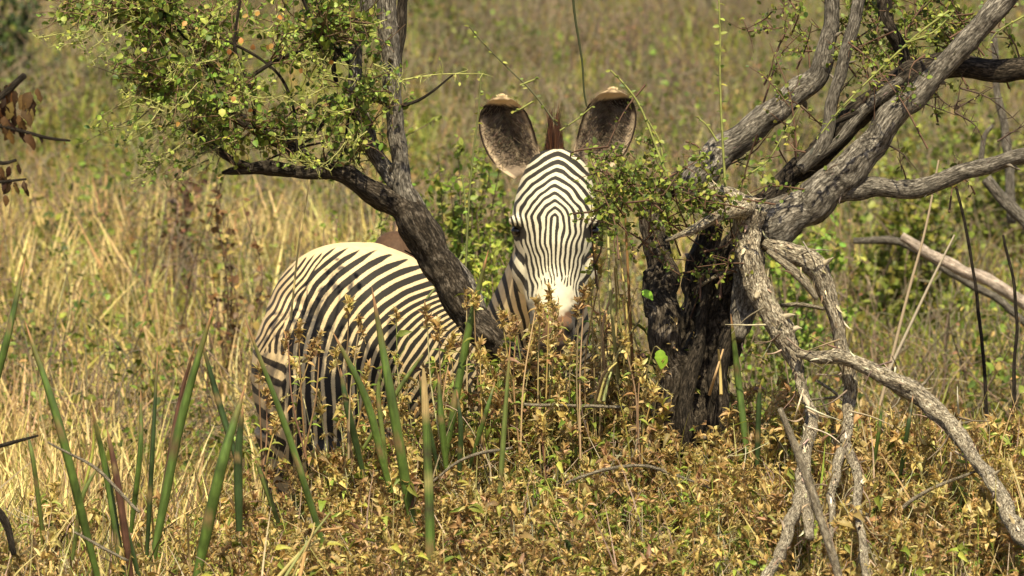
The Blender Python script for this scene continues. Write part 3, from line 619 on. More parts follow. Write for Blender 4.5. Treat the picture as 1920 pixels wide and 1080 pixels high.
def right_tree():
    d = 18.7
    t = thing('gnarled_tree', 'gnarled grey multi-stemmed tree with hollow dark trunk and drooping dead branches', 'tree', base_of(1300, d))
    A = lambda rows, name='limb', m=M_BARK_R, **k: limb_mesh(rows, d, m, name, t, **k)
    # trunk: several fused stems; near-black bark paints the shaded hollow between them
    A([(1300, 920, 46, 18.72), (1300, 820, 44, 18.75), (1315, 730, 44, 18.78), (1335, 640, 46, 18.8), (1368, 550, 44, 18.8), (1395, 480, 42, 18.78), (1410, 420, 34, 18.75)], 'trunk', M_SHADEBARK, rough=.22)
    A([(1385, 640, 10, 18.6), (1392, 590, 26, 18.66), (1400, 530, 30, 18.68), (1405, 460, 30, 18.7)], 'trunk_stem', M_BARK_R)
    A([(1240, 940, 26), (1248, 860, 26), (1250, 780, 26), (1262, 700, 28), (1250, 620, 31), (1238, 545, 30, 18.8), (1232, 470, 26, 18.85), (1222, 400, 23, 18.9), (1245, 360, 20, 18.9), (1300, 330, 22, 18.85)], 'trunk_stem', M_BARK_L, rough=.24)
    A([(1290, 860, 18, 18.64), (1285, 760, 16, 18.64), (1300, 690, 15, 18.66), (1318, 600, 11, 18.7), (1330, 520, 8, 18.72)], 'trunk_rib', M_SHADEBARK, rough=.3)
    A([(1345, 880, 16, 18.66), (1345, 760, 20, 18.66), (1352, 690, 18, 18.66), (1375, 610, 14, 18.68)], 'trunk_rib', M_SHADEBARK, rough=.24)
    A([(1285, 900, 30, 18.98), (1290, 760, 34, 18.98), (1300, 660, 40, 19.0), (1310, 570, 38, 19.0), (1320, 490, 28, 19.0), (1330, 420, 20, 19.0)], 'trunk', M_SHADEBARK, rough=.22)  # back stem added to fill the gap, coloured as the hollow's shade
    # limbs; the near-black ones have shade painted into their bark colour
    A([(1395, 430, 36), (1440, 425, 42), (1490, 400, 37), (1545, 365, 35), (1592, 325, 34), (1635, 270, 26), (1690, 205, 25), (1740, 155, 21), (1792, 95, 20), (1850, 35, 21), (1915, -35, 22)])
    A([(1560, 365, 18), (1600, 350, 22), (1660, 354, 18), (1720, 352, 17), (1780, 335, 16), (1840, 312, 15), (1895, 296, 15), (1975, 275, 14)])
    A([(1400, 405, 22, 18.75), (1445, 362, 18, 18.78), (1500, 312, 22, 18.8), (1560, 268, 24, 18.8), (1612, 220, 25, 18.8), (1662, 178, 27, 18.8), (1712, 140, 28, 18.8), (1765, 126, 23, 18.8), (1850, 130, 23, 18.8), (1980, 134, 20, 18.8)], 'limb', M_SHADEBARK)
    A([(1500, 320, 10), (1570, 262, 9), (1640, 190, 11), (1690, 150, 8)], 'bark_strip', M_BARK_R)
    A([(1400, 400, 24, 18.8), (1340, 375, 26, 18.82), (1300, 345, 30, 18.82), (1345, 296, 28, 18.82), (1400, 252, 26, 18.82), (1450, 212, 25, 18.82), (1500, 168, 23, 18.82), (1540, 130, 19, 18.82), (1556, 60, 15, 18.82), (1560, -50, 14, 18.82)])
    A([(1500, 320, 12), (1538, 275, 13), (1560, 200, 12), (1580, 120, 11), (1600, 52, 11), (1618, -50, 12)])
    A([(1700, 150, 10, 18.9), (1690, 90, 12, 18.9), (1660, 30, 14, 18.9), (1650, -50, 14, 18.9)], 'limb', M_SHADEBARK)
    A([(1740, 130, 8, 18.9), (1790, 110, 10, 18.9), (1850, 118, 8, 18.85), (1925, 128, 3, 18.8)], 'bark_strip', M_DEAD)
    A([(1610, 212, 6), (1580, 225, 5), (1540, 245, 3)], 'branch', M_SHADEBARK)
    # dead wood
    A([(1402, 395, 34, 18.62), (1405, 450, 27, 18.6), (1408, 500, 23, 18.58), (1436, 565, 22, 18.55), (1468, 625, 21, 18.55), (1492, 675, 13, 18.55), (1500, 720, 8, 18.5), (1522, 775, 9, 18.4), (1514, 840, 11, 18.25), (1503, 910, 10, 18.0), (1488, 970, 11, 17.75), (1455, 1050, 11, 17.5), (1420, 1120, 12, 17.3)], 'dead_branch', M_DEAD, rough=.26)
    A([(1503, 700, 6, 18.5), (1516, 780, 7, 18.5), (1500, 870, 7, 18.15), (1512, 940, 12, 17.88), (1520, 1010, 9, 17.65)], 'dead_branch', M_DEAD, rough=.26)
    A([(1435, 458, 10, 18.6), (1478, 472, 18, 18.56), (1530, 505, 20, 18.55), (1556, 560, 15, 18.55), (1572, 630, 13, 18.55), (1590, 700, 13, 18.55), (1592, 765, 11, 18.55), (1588, 830, 9, 18.3), (1608, 890, 9, 18.05), (1608, 950, 8, 17.82), (1622, 1050, 8, 17.5), (1630, 1120, 7, 17.3)], 'dead_branch', M_DEAD, rough=.26)
    A([(1440, 470, 5, 18.54), (1500, 520, 9, 18.52), (1530, 560, 5, 18.52)], 'bark_strip', M_DEAD)
    A([(1492, 662, 8, 18.5), (1550, 668, 13, 18.48), (1612, 684, 12, 18.48), (1680, 715, 18, 18.45), (1740, 758, 18, 18.45), (1792, 812, 15, 18.3), (1832, 862, 13, 18.1), (1872, 922, 14, 17.9), (1908, 990, 16, 17.65), (1960, 1060, 15, 17.4)], 'dead_branch', M_DEAD, rough=.24)
    A([(1580, 845, 9, 18.2), (1568, 880, 9, 18.05), (1560, 940, 8, 17.85), (1558, 1010, 4, 17.65)], 'dead_branch', M_DEAD)
    A([(1395, 385, 22, 18.55), (1350, 402, 12, 18.5), (1300, 428, 8, 18.45), (1248, 450, 3, 18.42)], 'dead_branch', M_DEAD, rough=.26)
    A([(1325, 352, 10, 18.58), (1365, 366, 16, 18.56), (1410, 392, 24, 18.56)], 'dead_branch', M_DEAD, rough=.28)
    for rows in ([(1535, 735, 2), (1560, 800, 3), (1555, 880, 3), (1540, 960, 2)], [(1455, 575, 3), (1500, 572, 4), (1548, 580, 3)], [(1380, 505, 5), (1340, 520, 4), (1310, 540, 2)], [(1520, 750, 2), (1570, 745, 3), (1600, 735, 2)], [(1700, 735, 3), (1730, 720, 3), (1755, 690, 1)], [(1560, 830, 3), (1578, 850, 4)],
                 [(1850, 870, 2), (1780, 920, 3), (1700, 990, 3), (1640, 1020, 2)], [(1770, 790, 3), (1800, 795, 3), (1825, 790, 1)], [(1530, 715, 3), (1565, 735, 3), (1590, 760, 2)]):
        A(rows, 'dead_twig', M_DEAD, step=.02)
    finish_bark(t)
    mb = MB()                                      # tangle of fine dead twigs hanging off the broken branches
    for _ in range(60):
        x, y = random.choice([(1500, 700), (1510, 790), (1500, 900), (1590, 700), (1590, 800), (1608, 900), (1560, 930), (1620, 1000), (1440, 570), (1470, 630), (1575, 640), (1680, 715), (1790, 812), (1500, 480)]); x += U(-8, 8); y += U(-40, 40)
        dd = float(np.interp(y, [700, 850, 950, 1050], [18.5, 18.2, 17.85, 17.5])); a_ = U(.2, 2.9) if U(0, 1) < .7 else U(0, 6.28); l = U(25, 95); k_ = R.normal(0, .25)
        ptube(mb, cat([P(x, y, dd), P(x + l * .5 * math.cos(a_), y + l * .5 * math.sin(a_), dd + U(-.05, .05)), P(x + l * math.cos(a_ + k_), y + l * math.sin(a_ + k_), dd + U(-.08, .08))], 8), np.linspace(.0034, .0012, 8), pick([(.5, .42, .31), (.3, .24, .17), (.2, .15, .11)], 1)[0], 4)
    link('dead_twig_tangle', mb.mesh('dead_twig_tangle', M_STEM), t)['kind'] = 'stuff'
    # long thorny twigs at the right
    TW = (.10, .07, .05)
    f = Foliage(); cols = [G1, G2, G3, GY]; pr = [.36, .3, .16, .18]
    for (a, b) in [((1740, 160), (1790, 205)), ((1790, 205), (1800, 160)), ((1790, 205), (1860, 165)), ((1800, 165), (1920, 240)), ((1790, 210), (1840, 255)), ((1720, 190), (1790, 215)), ((1640, 260), (1720, 320)), ((1600, 225), (1640, 160)), ((1870, 265), (1930, 230))]:
        f.spray(P(*a, d), P(*b, d), 0, .01, cols, None, .0032, 2, .04, twc=TW, thorn=7)
    # foliage masses
    def mass(n, x0, x1, y0, y1, dd, nl=26, L=.02, **k):
        for _ in range(n):
            x, y = U(x0, x1), U(y0, y1); b = P(x, y, dd + U(-.15, .2)); a = b + R.normal(0, .09, 3) + np.array([.03, 0, -.05])
            f.spray(a, b, int(nl * U(.6, 1.3)), L, cols, pr, sub=3, subL=.07, **k)
    mass(44, 1100, 1340, 280, 400, 18.5, 36); mass(9, 1130, 1290, 315, 370, 18.45, 30); mass(16, 1260, 1400, 380, 500, 18.62, 24, .017); mass(7, 1240, 1390, 480, 545, 18.62, 18, .015); mass(4, 1380, 1480, 330, 400, 18.7, 14)
    mass(60, 1590, 1820, -30, 130, 19.0, 32); mass(10, 1560, 1720, 90, 190, 18.55, 18, .017); mass(22, 1400, 1640, -20, 100, 18.9, 20, .017); mass(10, 1440, 1540, 40, 340, 18.8, 12); mass(14, 1700, 1940, -10, 130, 18.9, 16); mass(4, 1680, 1800, 290, 330, 18.7, 8, .026)
    mass(5, 1060, 1160, 280, 330, 18.45, 14, .018)
    # shoots
    def shoot(pts, nl, L=.018, r=.0035, c=(.30, .34, .10), dd=18.5):
        q = cat([P(x, y, dd) for x, y in pts], 24); f.twig(q, r, r * .5, c)
        i = np.linspace(1, 23, nl).astype(int); n = len(i); sgn = np.where(np.arange(n) % 2 == 0, 1, -1)
        dr = np.stack([sgn * U(.6, 1, n), U(-.5, .2, n), U(-.3, .5, n)], -1); f.put(q[i], dr, R.normal(0, .5, (n, 3)) + np.array([0, -.6, .8]), L * U(.7, 1.2, n), L * U(.5, .85, n), pick(cols, n, pr))
    shoot([(1360, 350), (1354, 250), (1350, 150), (1350, 60), (1347, -20)], 22, .02, .0045)
    shoot([(1345, 265), (1325, 235), (1305, 218)], 5, .012)
    shoot([(1255, 345), (1228, 270), (1200, 200), (1172, 160), (1145, 132)], 16, .017, .0048)
    shoot([(1245, 330), (1238, 270), (1215, 225)], 8, .018)
    shoot([(1045, 235), (1000, 175), (955, 130), (905, 80), (880, 50)], 12, .016, .0032, (.12, .12, .06))
    shoot([(1050, 245), (1080, 225), (1110, 200)], 5, .014, .0026); shoot([(975, 160), (1000, 150), (1010, 145)], 4, .014); shoot([(1000, 190), (975, 205), (958, 212)], 3, .012)
    shoot([(1780, 20), (1720, 65), (1650, 130), (1580, 200), (1540, 250)], 26, .018, .004); shoot([(1700, 80), (1750, 60), (1790, 20)], 8, .016)
    shoot([(1920, 30), (1870, 60), (1850, 90)], 8, .014, .003); shoot([(1480, 200), (1440, 150), (1405, 125)], 6, .012, .0025, (.15, .1, .06)); shoot([(1370, 390), (1240, 345), (1180, 320), (1130, 315)], 16, .02, .003, (.12, .09, .05))
    shoot([(1400, 330), (1440, 300), (1470, 250), (1500, 200)], 14, .018, .003)
    f.finish(t, M_STEM, 260)
right_tree()

# ------------------------------------------------------------------ SPEAR-LEAVED PLANTS
def spear_plants():
    m = plant_mat('spear_leaf_skin', 0, .45, .45, False, 14)
    green = (.072, .115, .022); dark = (.032, .055, .016); red = (.085, .04, .025); olive = (.11, .14, .035)
    # clump: label, d, leaves [(base px,py),(mid),(tip), half width px, colour]
    C = [('pair of tall green spear leaves crossing at the left edge of the grass', 18.0, [((-20, 760), (10, 640), (48, 482), 10, green), ((165, 1010), (105, 790), (46, 600), 11, green)]),
         ('green spear-leaved plant with one dark reddish leaf among dry grass', 18.1, [((228, 1060), (205, 890), (172, 765), 10, green), ((240, 1040), (222, 900), (200, 800), 9, red), ((140, 1020), (160, 930), (192, 862), 6, olive), ((255, 1060), (235, 960), (226, 900), 8, dark)]),
         ('spear-leaved plant whose thick bright leaf has a brown-streaked margin', 18.15, [((300, 980), (345, 770), (402, 570), 12, green), ((250, 960), (258, 840), (264, 730), 7, green), ((278, 990), (285, 830), (296, 655), 7, dark), ((300, 960), (335, 760), (368, 640), 6, red)]),
         ('large dark green spear leaves forming a narrow V left of the zebra rump', 18.2, [((378, 1040), (415, 870), (460, 722), 14, green), ((448, 960), (448, 850), (456, 760), 11, dark), ((440, 850), (405, 740), (376, 632), 9, dark)]),
         ('slanting spear leaf crossing the back edge of the zebra thigh', 18.3, [((600, 1000), (530, 800), (458, 595), 9, green), ((515, 960), (495, 900), (478, 860), 7, olive)]),
         ('cluster of tall spear leaves rising in front of the zebra flank', 18.5, [((770, 960), (742, 760), (697, 538), 13, green), ((722, 880), (682, 745), (624, 622), 10, green), ((672, 850), (655, 760), (638, 690), 9, dark), ((700, 810), (760, 720), (805, 648), 6, olive), ((722, 850), (712, 740), (716, 690), 6, olive)]),
         ('single long green spear leaf leaning across the forked tree trunk', 18.55, [((845, 800), (880, 620), (916, 468), 11, green)]),
         ('upright cylindrical jointed spear stem with pale dry top', 18.2, [((808, 1080), (800, 890), (794, 690), 10, green)]),
         ('slim pale green spear stem standing below the zebra muzzle', 18.35, [((935, 960), (947, 800), (957, 640), 7, olive), ((888, 850), (908, 770), (928, 715), 6, green)]),
         ('group of short dark spear leaves in the weeds below the tree fork', 18.45, [((835, 860), (828, 780), (822, 700), 9, green), ((862, 870), (858, 800), (856, 730), 7, dark), ((815, 850), (790, 760), (786, 700), 7, dark)]),
         ('spear leaf standing right of the hollow tree trunk', 18.5, [((1398, 830), (1386, 700), (1370, 588), 9, green), ((1420, 860), (1428, 760), (1426, 720), 7, dark)]),
         ('short spear leaf leaning left at the bottom of the weeds', 17.4, [((1100, 1110), (1068, 1030), (1028, 968), 9, dark)]),
         ('dark spear leaves among weeds right of the hanging dead branches', 18.6, [((1690, 880), (1700, 800), (1712, 740), 6, dark), ((1640, 860), (1650, 800), (1654, 750), 5, green)]),
         ('light green narrow spear leaves at far left in dry grass', 18.0, [((75, 960), (60, 860), (48, 800), 6, olive), ((150, 940), (170, 850), (175, 780), 4, GY)])]
    for lab, d, lv in C:
        t = thing('spear_leaf_plant', lab, 'plant', base_of(lv[0][0][0], d), 'spear-leaved plants in the grass')
        for (b, mi, tp, hw, col) in lv:
            dd = float(np.interp(b[1], [760, 850, 950, 1050], [18.7, 18.5, 18.1, 17.8])) + U(-.04, .04); r = cat([P(*b, dd + .02), P(mi[0] + U(-6, 6), mi[1], dd + U(-.03, .03)), P(*tp, dd - .01)], 16)
            b0 = r[0] - (r[2] - r[0]) * 1.2; r = np.vstack([b0, r]); n = len(r); s = np.linspace(0, 1, n)
            wv = .78 * hw / (F / d) * np.interp(s, [0, .15, .55, .85, 1], [.75, 1, .95, .55, .06])
            if 'cylindrical' in lab: wv = hw / (F / d) * np.interp(s, [0, .8, .93, 1], [1.1, .8, .6, .2])
            tt = unit(np.gradient(r, axis=0)); a = unit(np.cross(tt, np.array([0, 1., 0]))); bb = np.cross(tt, a)
            tw = U(-.5, .5); sides = 10; ph = np.arange(sides) * 2 * math.pi / sides
            ca, sa = np.cos(ph), np.sin(ph) * .62; ch = np.where(np.abs(ph - math.pi * 1.5) < .7, .35, 1) if 'cyl' not in lab else 1
            sa = sa * ch; c2 = ca * math.cos(tw) - sa * math.sin(tw); s2 = ca * math.sin(tw) + sa * math.cos(tw)
            v = r[:, None] + wv[:, None, None] * (c2[None, :, None] * a[:, None] + s2[None, :, None] * bb[:, None])
            q = np.array([(i * sides + j, i * sides + (j + 1) % sides, (i + 1) * sides + (j + 1) % sides, (i + 1) * sides + j) for i in range(n - 1) for j in range(sides)])
            cc = np.tile(np.array(col), (n * sides, 1)).reshape(n, sides, 3)
            cc[:, [0, 5]] = cc[:, [0, 5]] * .5 + np.array([.16, .08, .04]) * .5         # brown margin
            cc[-2:] = (.28, .15, .07)
            cc[:, [2, 7]] *= 1.35
            cc[-4:-2] = cc[-4:-2] * .6 + np.array([.2, .13, .05]) * .4
            cc *= U(.82, 1.18, (n, 1, 1)); cc[R.integers(3, n - 4)][:4] = (.2, .14, .06)
            for kk in R.integers(1, n - 2, 2): cc[kk] *= .6
            if 'cylindrical' in lab: cc[-4:] = (.40, .29, .13); cc[6] = (.05, .05, .02); cc[10] = (.05, .05, .02); cc[8] = (.3, .27, .1)
            mb = MB(); mb.add(v.reshape(-1, 3), [q[:, ::-1]], cc.reshape(-1, 3)); link('spear_leaf', mb.mesh('spear_leaf', m), t)
spear_plants()

# ------------------------------------------------------------------ WEEDS: heads, stems
def seed_head(mb, top, axis, size, n=26, mi=0, cols=(BR, D1, D2, D4)):
    axis = unit(axis); k = U(0, 1, n); pos = top - axis * (k * size)[:, None]
    dr = R.normal(0, .75, (n, 3)) + axis * .9; leaves(mb, pos, dr, R.normal(0, 1, (n, 3)) + np.array([0, -.3, .5]), size * U(.25, .5, n), size * U(.10, .22, n), pick(cols, n), LT_NARROW, mi)
def weed_mesh(kind, h=.36, nst=3):
    mb = MB()
    for s in range(nst):
        az = U(0, 6.28); lean = abs(R.normal(0, .22)); L = h * U(.6, 1.1)
        base = np.array([[R.normal(0, .03), R.normal(0, .03), -.05]])
        n = 9; t = np.linspace(0, 1, n); th = lean + U(-.5, .6) * t; hh = np.cumsum(np.sin(th)) * L / n; vv = np.cumsum(np.cos(th)) * L / n
        c = base + np.stack([hh * math.cos(az), hh * math.sin(az), vv], -1)
        sc = pick([D5, D2, D3, (.20, .2, .06), (.42, .33, .18)], 1)[0]; ptube(mb, c, np.linspace(.0032, .0016, n), sc, 3, 1)
        nl = int(U(9, 20)); i = R.integers(2, n, nl); p = c[i]
        dr = np.stack([R.normal(0, 1, nl), R.normal(0, 1, nl), U(-.7, .6, nl)], -1)
        if kind == 'green': cs, pp = [G1, G2, GY, D2, D3], [.36, .28, .22, .09, .05]
        elif kind == 'brown': cs, pp = [G1, GY, D1, D2, D5], [.12, .1, .32, .26, .2]
        else: cs, pp = [G1, G2, GY, D1, D2, D3], [.2, .16, .16, .22, .16, .1]
        Lf = U(.02, .052, nl); leaves(mb, p, dr, R.normal(0, .5, (nl, 3)) + np.array([0, -.2, 1]), Lf, Lf * U(.24, .48, nl), pick(cs, nl, pp), LT_NARROW)
        if kind != 'green' or U(0, 1) < .4:
            seed_head(mb, c[-1] + np.array([0, 0, .01]), c[-1] - c[-2], U(.045, .08), int(U(20, 32)))
            if U(0, 1) < .5: seed_head(mb, c[-3], R.normal(0, 1, 3) + np.array([0, 0, 1]), U(.025, .04), 12)
        for k in range(2):
            i = R.integers(3, n - 1); e = c[i] + unit(R.normal(0, 1, 3) + np.array([0, 0, .6])) * U(.04, .1); ptube(mb, np.array([c[i], (c[i] + e) / 2 + R.normal(0, .006, 3), e]), .0013, sc, 3, 1)
            if U(0, 1) < .7: seed_head(mb, e, e - c[i], U(.02, .035), 11)
    return mb.mesh('weed', [M_LEAF, M_STEM])
def tuft_mesh(n, h, cols, p=None, spread=.07, curl=(.2, 1.8), W=.005, lean=.45, segs=6):
    mb = MB(); b = np.stack([R.normal(0, spread, n), R.normal(0, spread, n), np.full(n, -.04)], -1)
    blades(mb, b, U(0, 6.28, n), np.abs(R.normal(0, lean, n)), U(*curl, n) * R.choice([1, 1, .3], n), h * U(.45, 1.15, n), W * U(.5, 1.4, n), pick(cols, n, p), segs)
    return mb.mesh('tuft', M_DRY)
def bushlet_mesh(r, nleaf, nst, cols, p, leafL, stemc=(.2, .15, .1), stemr=.0028, up=1.):
    mb = MB(); tips = []
    for k in range(nst):
        dd = unit(R.normal(0, .6, 3) + np.array([0, 0, up])); L = r * U(.7, 1.3); e = dd * L; m_ = e * .5 + R.normal(0, r * .1, 3)
        c = cat([np.zeros(3) + [0, 0, -.05], m_, e], 8); ptube(mb, c, np.linspace(stemr, stemr * .4, 8), jitter_col(stemc, 1)[0], 3, 1); tips.append(c)
        for j in range(3):
            i = R.integers(2, 8); e2 = c[i] + unit(R.normal(0, 1, 3) + dd * .8) * r * U(.15, .45); c2 = cat([c[i], (c[i] + e2) / 2 + R.normal(0, r * .03, 3), e2], 5); ptube(mb, c2, stemr * .4, jitter_col(stemc, 1)[0], 3, 1); tips.append(c2)
    tp = np.concatenate([q[2:] for q in tips])
    if nleaf:
        i = R.integers(0, len(tp), nleaf); L = leafL * U(.6, 1.3, nleaf)
        leaves(mb, tp[i] + R.normal(0, r * .04, (nleaf, 3)), R.normal(0, 1, (nleaf, 3)), R.normal(0, .7, (nleaf, 3)) + np.array([0, -.3, .8]), L, L * U(.5, .9, nleaf), pick(cols, nleaf, p))
    return mb.mesh('bushlet', [M_LEAF, M_STEM])

def scatter(name, protos, pts, rotz, tilt, scl, idx):
    """one object: instances of the protos on points"""
    coll = bpy.data.collections.new(name + '_sources')
    for i, me in enumerate(protos):
        o = bpy.data.objects.new('source_%02d' % i, me); coll.objects.link(o)
    me = bpy.data.meshes.new(name); me.vertices.add(len(pts)); me.vertices.foreach_set('co', pts.ravel().astype(np.float32))
    def at(n, ty, v, key): a = me.attributes.new(n, ty, 'POINT'); a.data.foreach_set(key, v)
    at('rot', 'FLOAT_VECTOR', np.stack([tilt[0], tilt[1], rotz], -1).ravel().astype(np.float32), 'vector'); at('scl', 'FLOAT', scl.astype(np.float32), 'value'); at('pick', 'INT', idx.astype(np.int32), 'value')
    ob = link(name, me); ob['kind'] = 'stuff'
    g = bpy.data.node_groups.new(name, 'GeometryNodeTree'); g.interface.new_socket('Geometry', in_out='INPUT', socket_type='NodeSocketGeometry'); g.interface.new_socket('Geometry', in_out='OUTPUT', socket_type='NodeSocketGeometry')
    gi, go = g.nodes.new('NodeGroupInput'), g.nodes.new('NodeGroupOutput'); ip = g.nodes.new('GeometryNodeInstanceOnPoints'); ci = g.nodes.new('GeometryNodeCollectionInfo')
    ci.inputs['Collection'].default_value = coll; ci.inputs['Separate Children'].default_value = True; ci.inputs['Reset Children'].default_value = True
    def na(n, ty): a = g.nodes.new('GeometryNodeInputNamedAttribute'); a.data_type = ty; a.inputs['Name'].default_value = n; return a.outputs['Attribute']
    ip.inputs['Pick Instance'].default_value = True
    L = g.links.new; L(gi.outputs[0], ip.inputs['Points']); L(ci.outputs[0], ip.inputs['Instance']); L(na('pick', 'INT'), ip.inputs['Instance Index']); L(na('rot', 'FLOAT_VECTOR'), ip.inputs['Rotation']); L(na('scl', 'FLOAT'), ip.inputs['Scale'])
    L(ip.outputs[0], go.inputs[0]); md = ob.modifiers.new('scatter', 'NODES'); md.node_group = g
    return ob
def spread(n, d0, d1, margin=.9, keep=None, power=1.):
    d = d0 + (d1 - d0) * U(0, 1, n) ** power; hw = d * 960 / F + margin; x = U(-1, 1, n) * hw
    if keep is not None: k = keep(x, d); d, x = d[k], x[k]
    return np.stack([x, d, ground(x, d)], -1)
def do(name, protos, pts, s0, s1, tl=.12, zones=False):
    n = len(pts); idx = R.integers(0, len(protos), n)
    if zones:      # species grow in patches
        v = vnoise(pts[:, 0], pts[:, 1], .38, 51) * .75 + U(0, .25, n); o_ = np.argsort(np.argsort(v)) / n; idx = np.clip((o_ * len(protos) + R.normal(0, 2.2, n)).astype(int), 0, len(protos) - 1)
    return scatter(name, protos, pts, U(0, 6.28, n), (R.normal(0, tl, n), R.normal(0, tl, n)), U(s0, s1, n), idx)
zclear = lambda x, d: ~((np.abs(x + .18) < .95) & (d > 19.35) & (d < 21.5))
# foreground weeds
fw = [weed_mesh('brown') for _ in range(5)] + [weed_mesh('mix') for _ in range(8)] + [weed_mesh('green') for _ in range(7)]
def kfw(x, d):
    px = 960 + F * x / d; return zclear(x, d) & (vnoise(x, d, .22, 52) > .22) & ((px > 430) | (U(0, 1, len(x)) < .35))
do('low_weeds', fw, spread(3400, 16.9, 19.35, .8, kfw), .5, 1.15, .2, True)
def ktall(x, d):
    px = 960 + F * x / d; r = U(0, 1, len(x)); return (px > 480) & (px < 1370) & (r < np.interp(px, [480, 860, 930, 1180, 1240, 1290], [.22, .30, 1, 1, .6, .75]))
tw = [weed_mesh('mix', .58, 2) for _ in range(5)] + [weed_mesh('brown', .58, 2) for _ in range(3)] + [weed_mesh('green', .5, 3) for _ in range(3)]
do('tall_weeds', tw, spread(700, 18.7, 19.15, .2, ktall), .75, 1.15, .12)
do('weeds_at_trunk', fw, spread(700, 18.3, 18.6, .0, lambda x, d: (960 + F * x / d > 1190) & (960 + F * x / d < 1400)), .6, 1.0, .15)
st = [tuft_mesh(9, .34, [D4, D1, (.5, .42, .28), GY], None, .10, (-.5, 1.6), .0045, .5, 7) for _ in range(6)]
do('loose_straw', st, spread(1500, 16.9, 19.3, .8), .7, 1.3, .3)
tg = [bushlet_mesh(.24, 0, 5, [G1], None, .01, (.36, .29, .2), .0026, 1.1) for _ in range(4)]
do('dry_twigs', tg, spread(420, 16.9, 19.3, .8), .6, 1.3, .4)
# litter of straw and twigs under the weeds
lt = [tuft_mesh(26, .2, [D1, D2, D3, D5, D4], None, .08, (-.2, 1.2), .004, 1.1, 4) for _ in range(5)]
do('straw_litter', lt, spread(1900, 16.9, 21, .7), .7, 1.3, .5)
# dry grass, left and mid ground
dg = [tuft_mesh(44, .42, [D4, D1, D2, D3, GY], [.36, .3, .12, .06, .16], W=.008) for _ in range(5)] + [tuft_mesh(40, .36, [D1, D2, GY, G2, D5], [.26, .24, .22, .14, .14]) for _ in range(4)] + [tuft_mesh(36, .3, [G1, G2, GY, D2], None, .06, (.1, 1.2)) for _ in range(2)]
def kdg(x, d):
    px = 960 + F * x / d; r = U(0, 1, len(x))
    return zclear(x, d) & np.where(px < 450, r < 1., np.where(d < 20, r < .12, r < .42)) & ((x < -1.0) | (d > 21.8) | (x > .85))
do('dry_grass', dg, spread(3600, 16.4, 31, .9, kdg, 1.15), .6, 1.2, .2)
# hillside cover
hb = [bushlet_mesh(.30, 110, 7, [G1, G2, G3, GY], [.3, .25, .25, .2], .024) for _ in range(5)] + [bushlet_mesh(.42, 200, 10, [G1, G2, G3, D2], [.3, .25, .3, .15], .028)]            # leafy
ht = [bushlet_mesh(.42, 22, 12, [D2, G1, (.4, .2, .1)], None, .018, (.25, .195, .13), .0045, 1.3) for _ in range(4)]   # twiggy
hg = [tuft_mesh(34, .34, [D1, D2, GY, G2, GY, G1], None, .09, (.1, 1.2), .008, .4, 4) for _ in range(4)]
gs = [tuft_mesh(30, .52, [(.66, .52, .24), D4, D1, GY], [.36, .3, .2, .14], .06, (-.4, 1.7), .0095, .38, 8) for _ in range(5)]
def kgs(x, d):
    px = 960 + F * x / d; return (px < np.where(d > 21.8, 700, 480)) & (U(0, 1, len(x)) < .3 + 1.3 * (vnoise(x, d, .9, 33) > .52))
do('golden_tall_grass', gs, spread(2700, 19.2, 28.5, .6, kgs), .6, 1.25, .2)
def zone(x, d):
    z = ground(x, d); px, py = PX(x, d, z); return px, py
def kb(x, d):
    px, py = zone(x, d); r = U(0, 1, len(x)); nz = vnoise(x, d * .5, .8, 30)
    p = np.full(len(x), .46); p = np.where((px > 880) & (px < 1500) & (py < 330), .07, p); p = np.where((px > 700) & (px < 930) & (py < 200), .9, p); p = np.where(px > 1480, .8, p)
    return zclear(x, d) & (r < p * (.12 + 1.8 * sstep(.3, .75, nz)))
def kt(x, d):
    px, py = zone(x, d); r = U(0, 1, len(x)); nz = vnoise(x, d * .5, .9, 31)
    p = np.full(len(x), .42); p = np.where((px > 850) & (px < 1480) & (py < 330), .95, p); p = np.where((px > 700) & (px < 870) & (py < 200), .2, p)
    return zclear(x, d) & (r < p * (.45 + 1.1 * nz))
do('leafy_undergrowth', hb, spread(4600, 22.2, 56, 1.2, kb, 1.1), .6, 1.5, .2)
do('twiggy_undergrowth', ht, spread(3600, 22.2, 56, 1.2, kt, 1.0), .6, 1.3, .2)
do('hillside_grass', hg, spread(6500, 24, 56, 1.2, lambda x, d: U(0, 1, len(x)) < .5 + .5 * vnoise(x, d * .5, 1.1, 35)), .6, 1.3, .2)

# ------------------------------------------------------------------ bushes and saplings behind
def bush(label, px, py_top, d, wpx, hpx, cols, p, nleaf, leafL, stemc=(.2, .14, .1), name='bush', n_st=14, group=None):
    b = base_of(px, d); top = P(px, py_top, d)[2]; H = max(.25, top - b[2]); Wd = wpx / (F / d) / 2
    t = thing(name, label, 'bush', b, group); f = Foliage(); b = np.array(b)
    for k in range(n_st):
        e = b + np.array([R.normal(0, Wd * .5), R.normal(0, Wd * .45), H * U(.3, 1.0)]); f.spray(b + R.normal(0, .02, 3) * [1, 1, 0], e, nleaf // n_st, leafL, cols, p, .005, 8, Wd * .55, twc=stemc)
    link('stems', f.tw.mesh('stems', M_STEM), t)
    mb = MB(); pos, dr, nr, L, W, c = map(np.concatenate, (f.pos, f.dr, f.nr, f.L, f.W, f.c)); keep = pos[:, 2] > b[2] + H * .1
    leaves(mb, pos[keep], dr[keep], nr[keep], L[keep], W[keep], c[keep]); link('leaf_cover', mb.mesh('leaf_cover', M_LEAF), t)['kind'] = 'stuff'
BG_ = [G2, GY, (.19, .30, .04), G1]
bush('bright green leafy bush directly behind the zebra neck and left ear', 880, 180, 22.6, 200, 500, BG_, [.4, .2, .25, .15], 9500, .029, n_st=40)
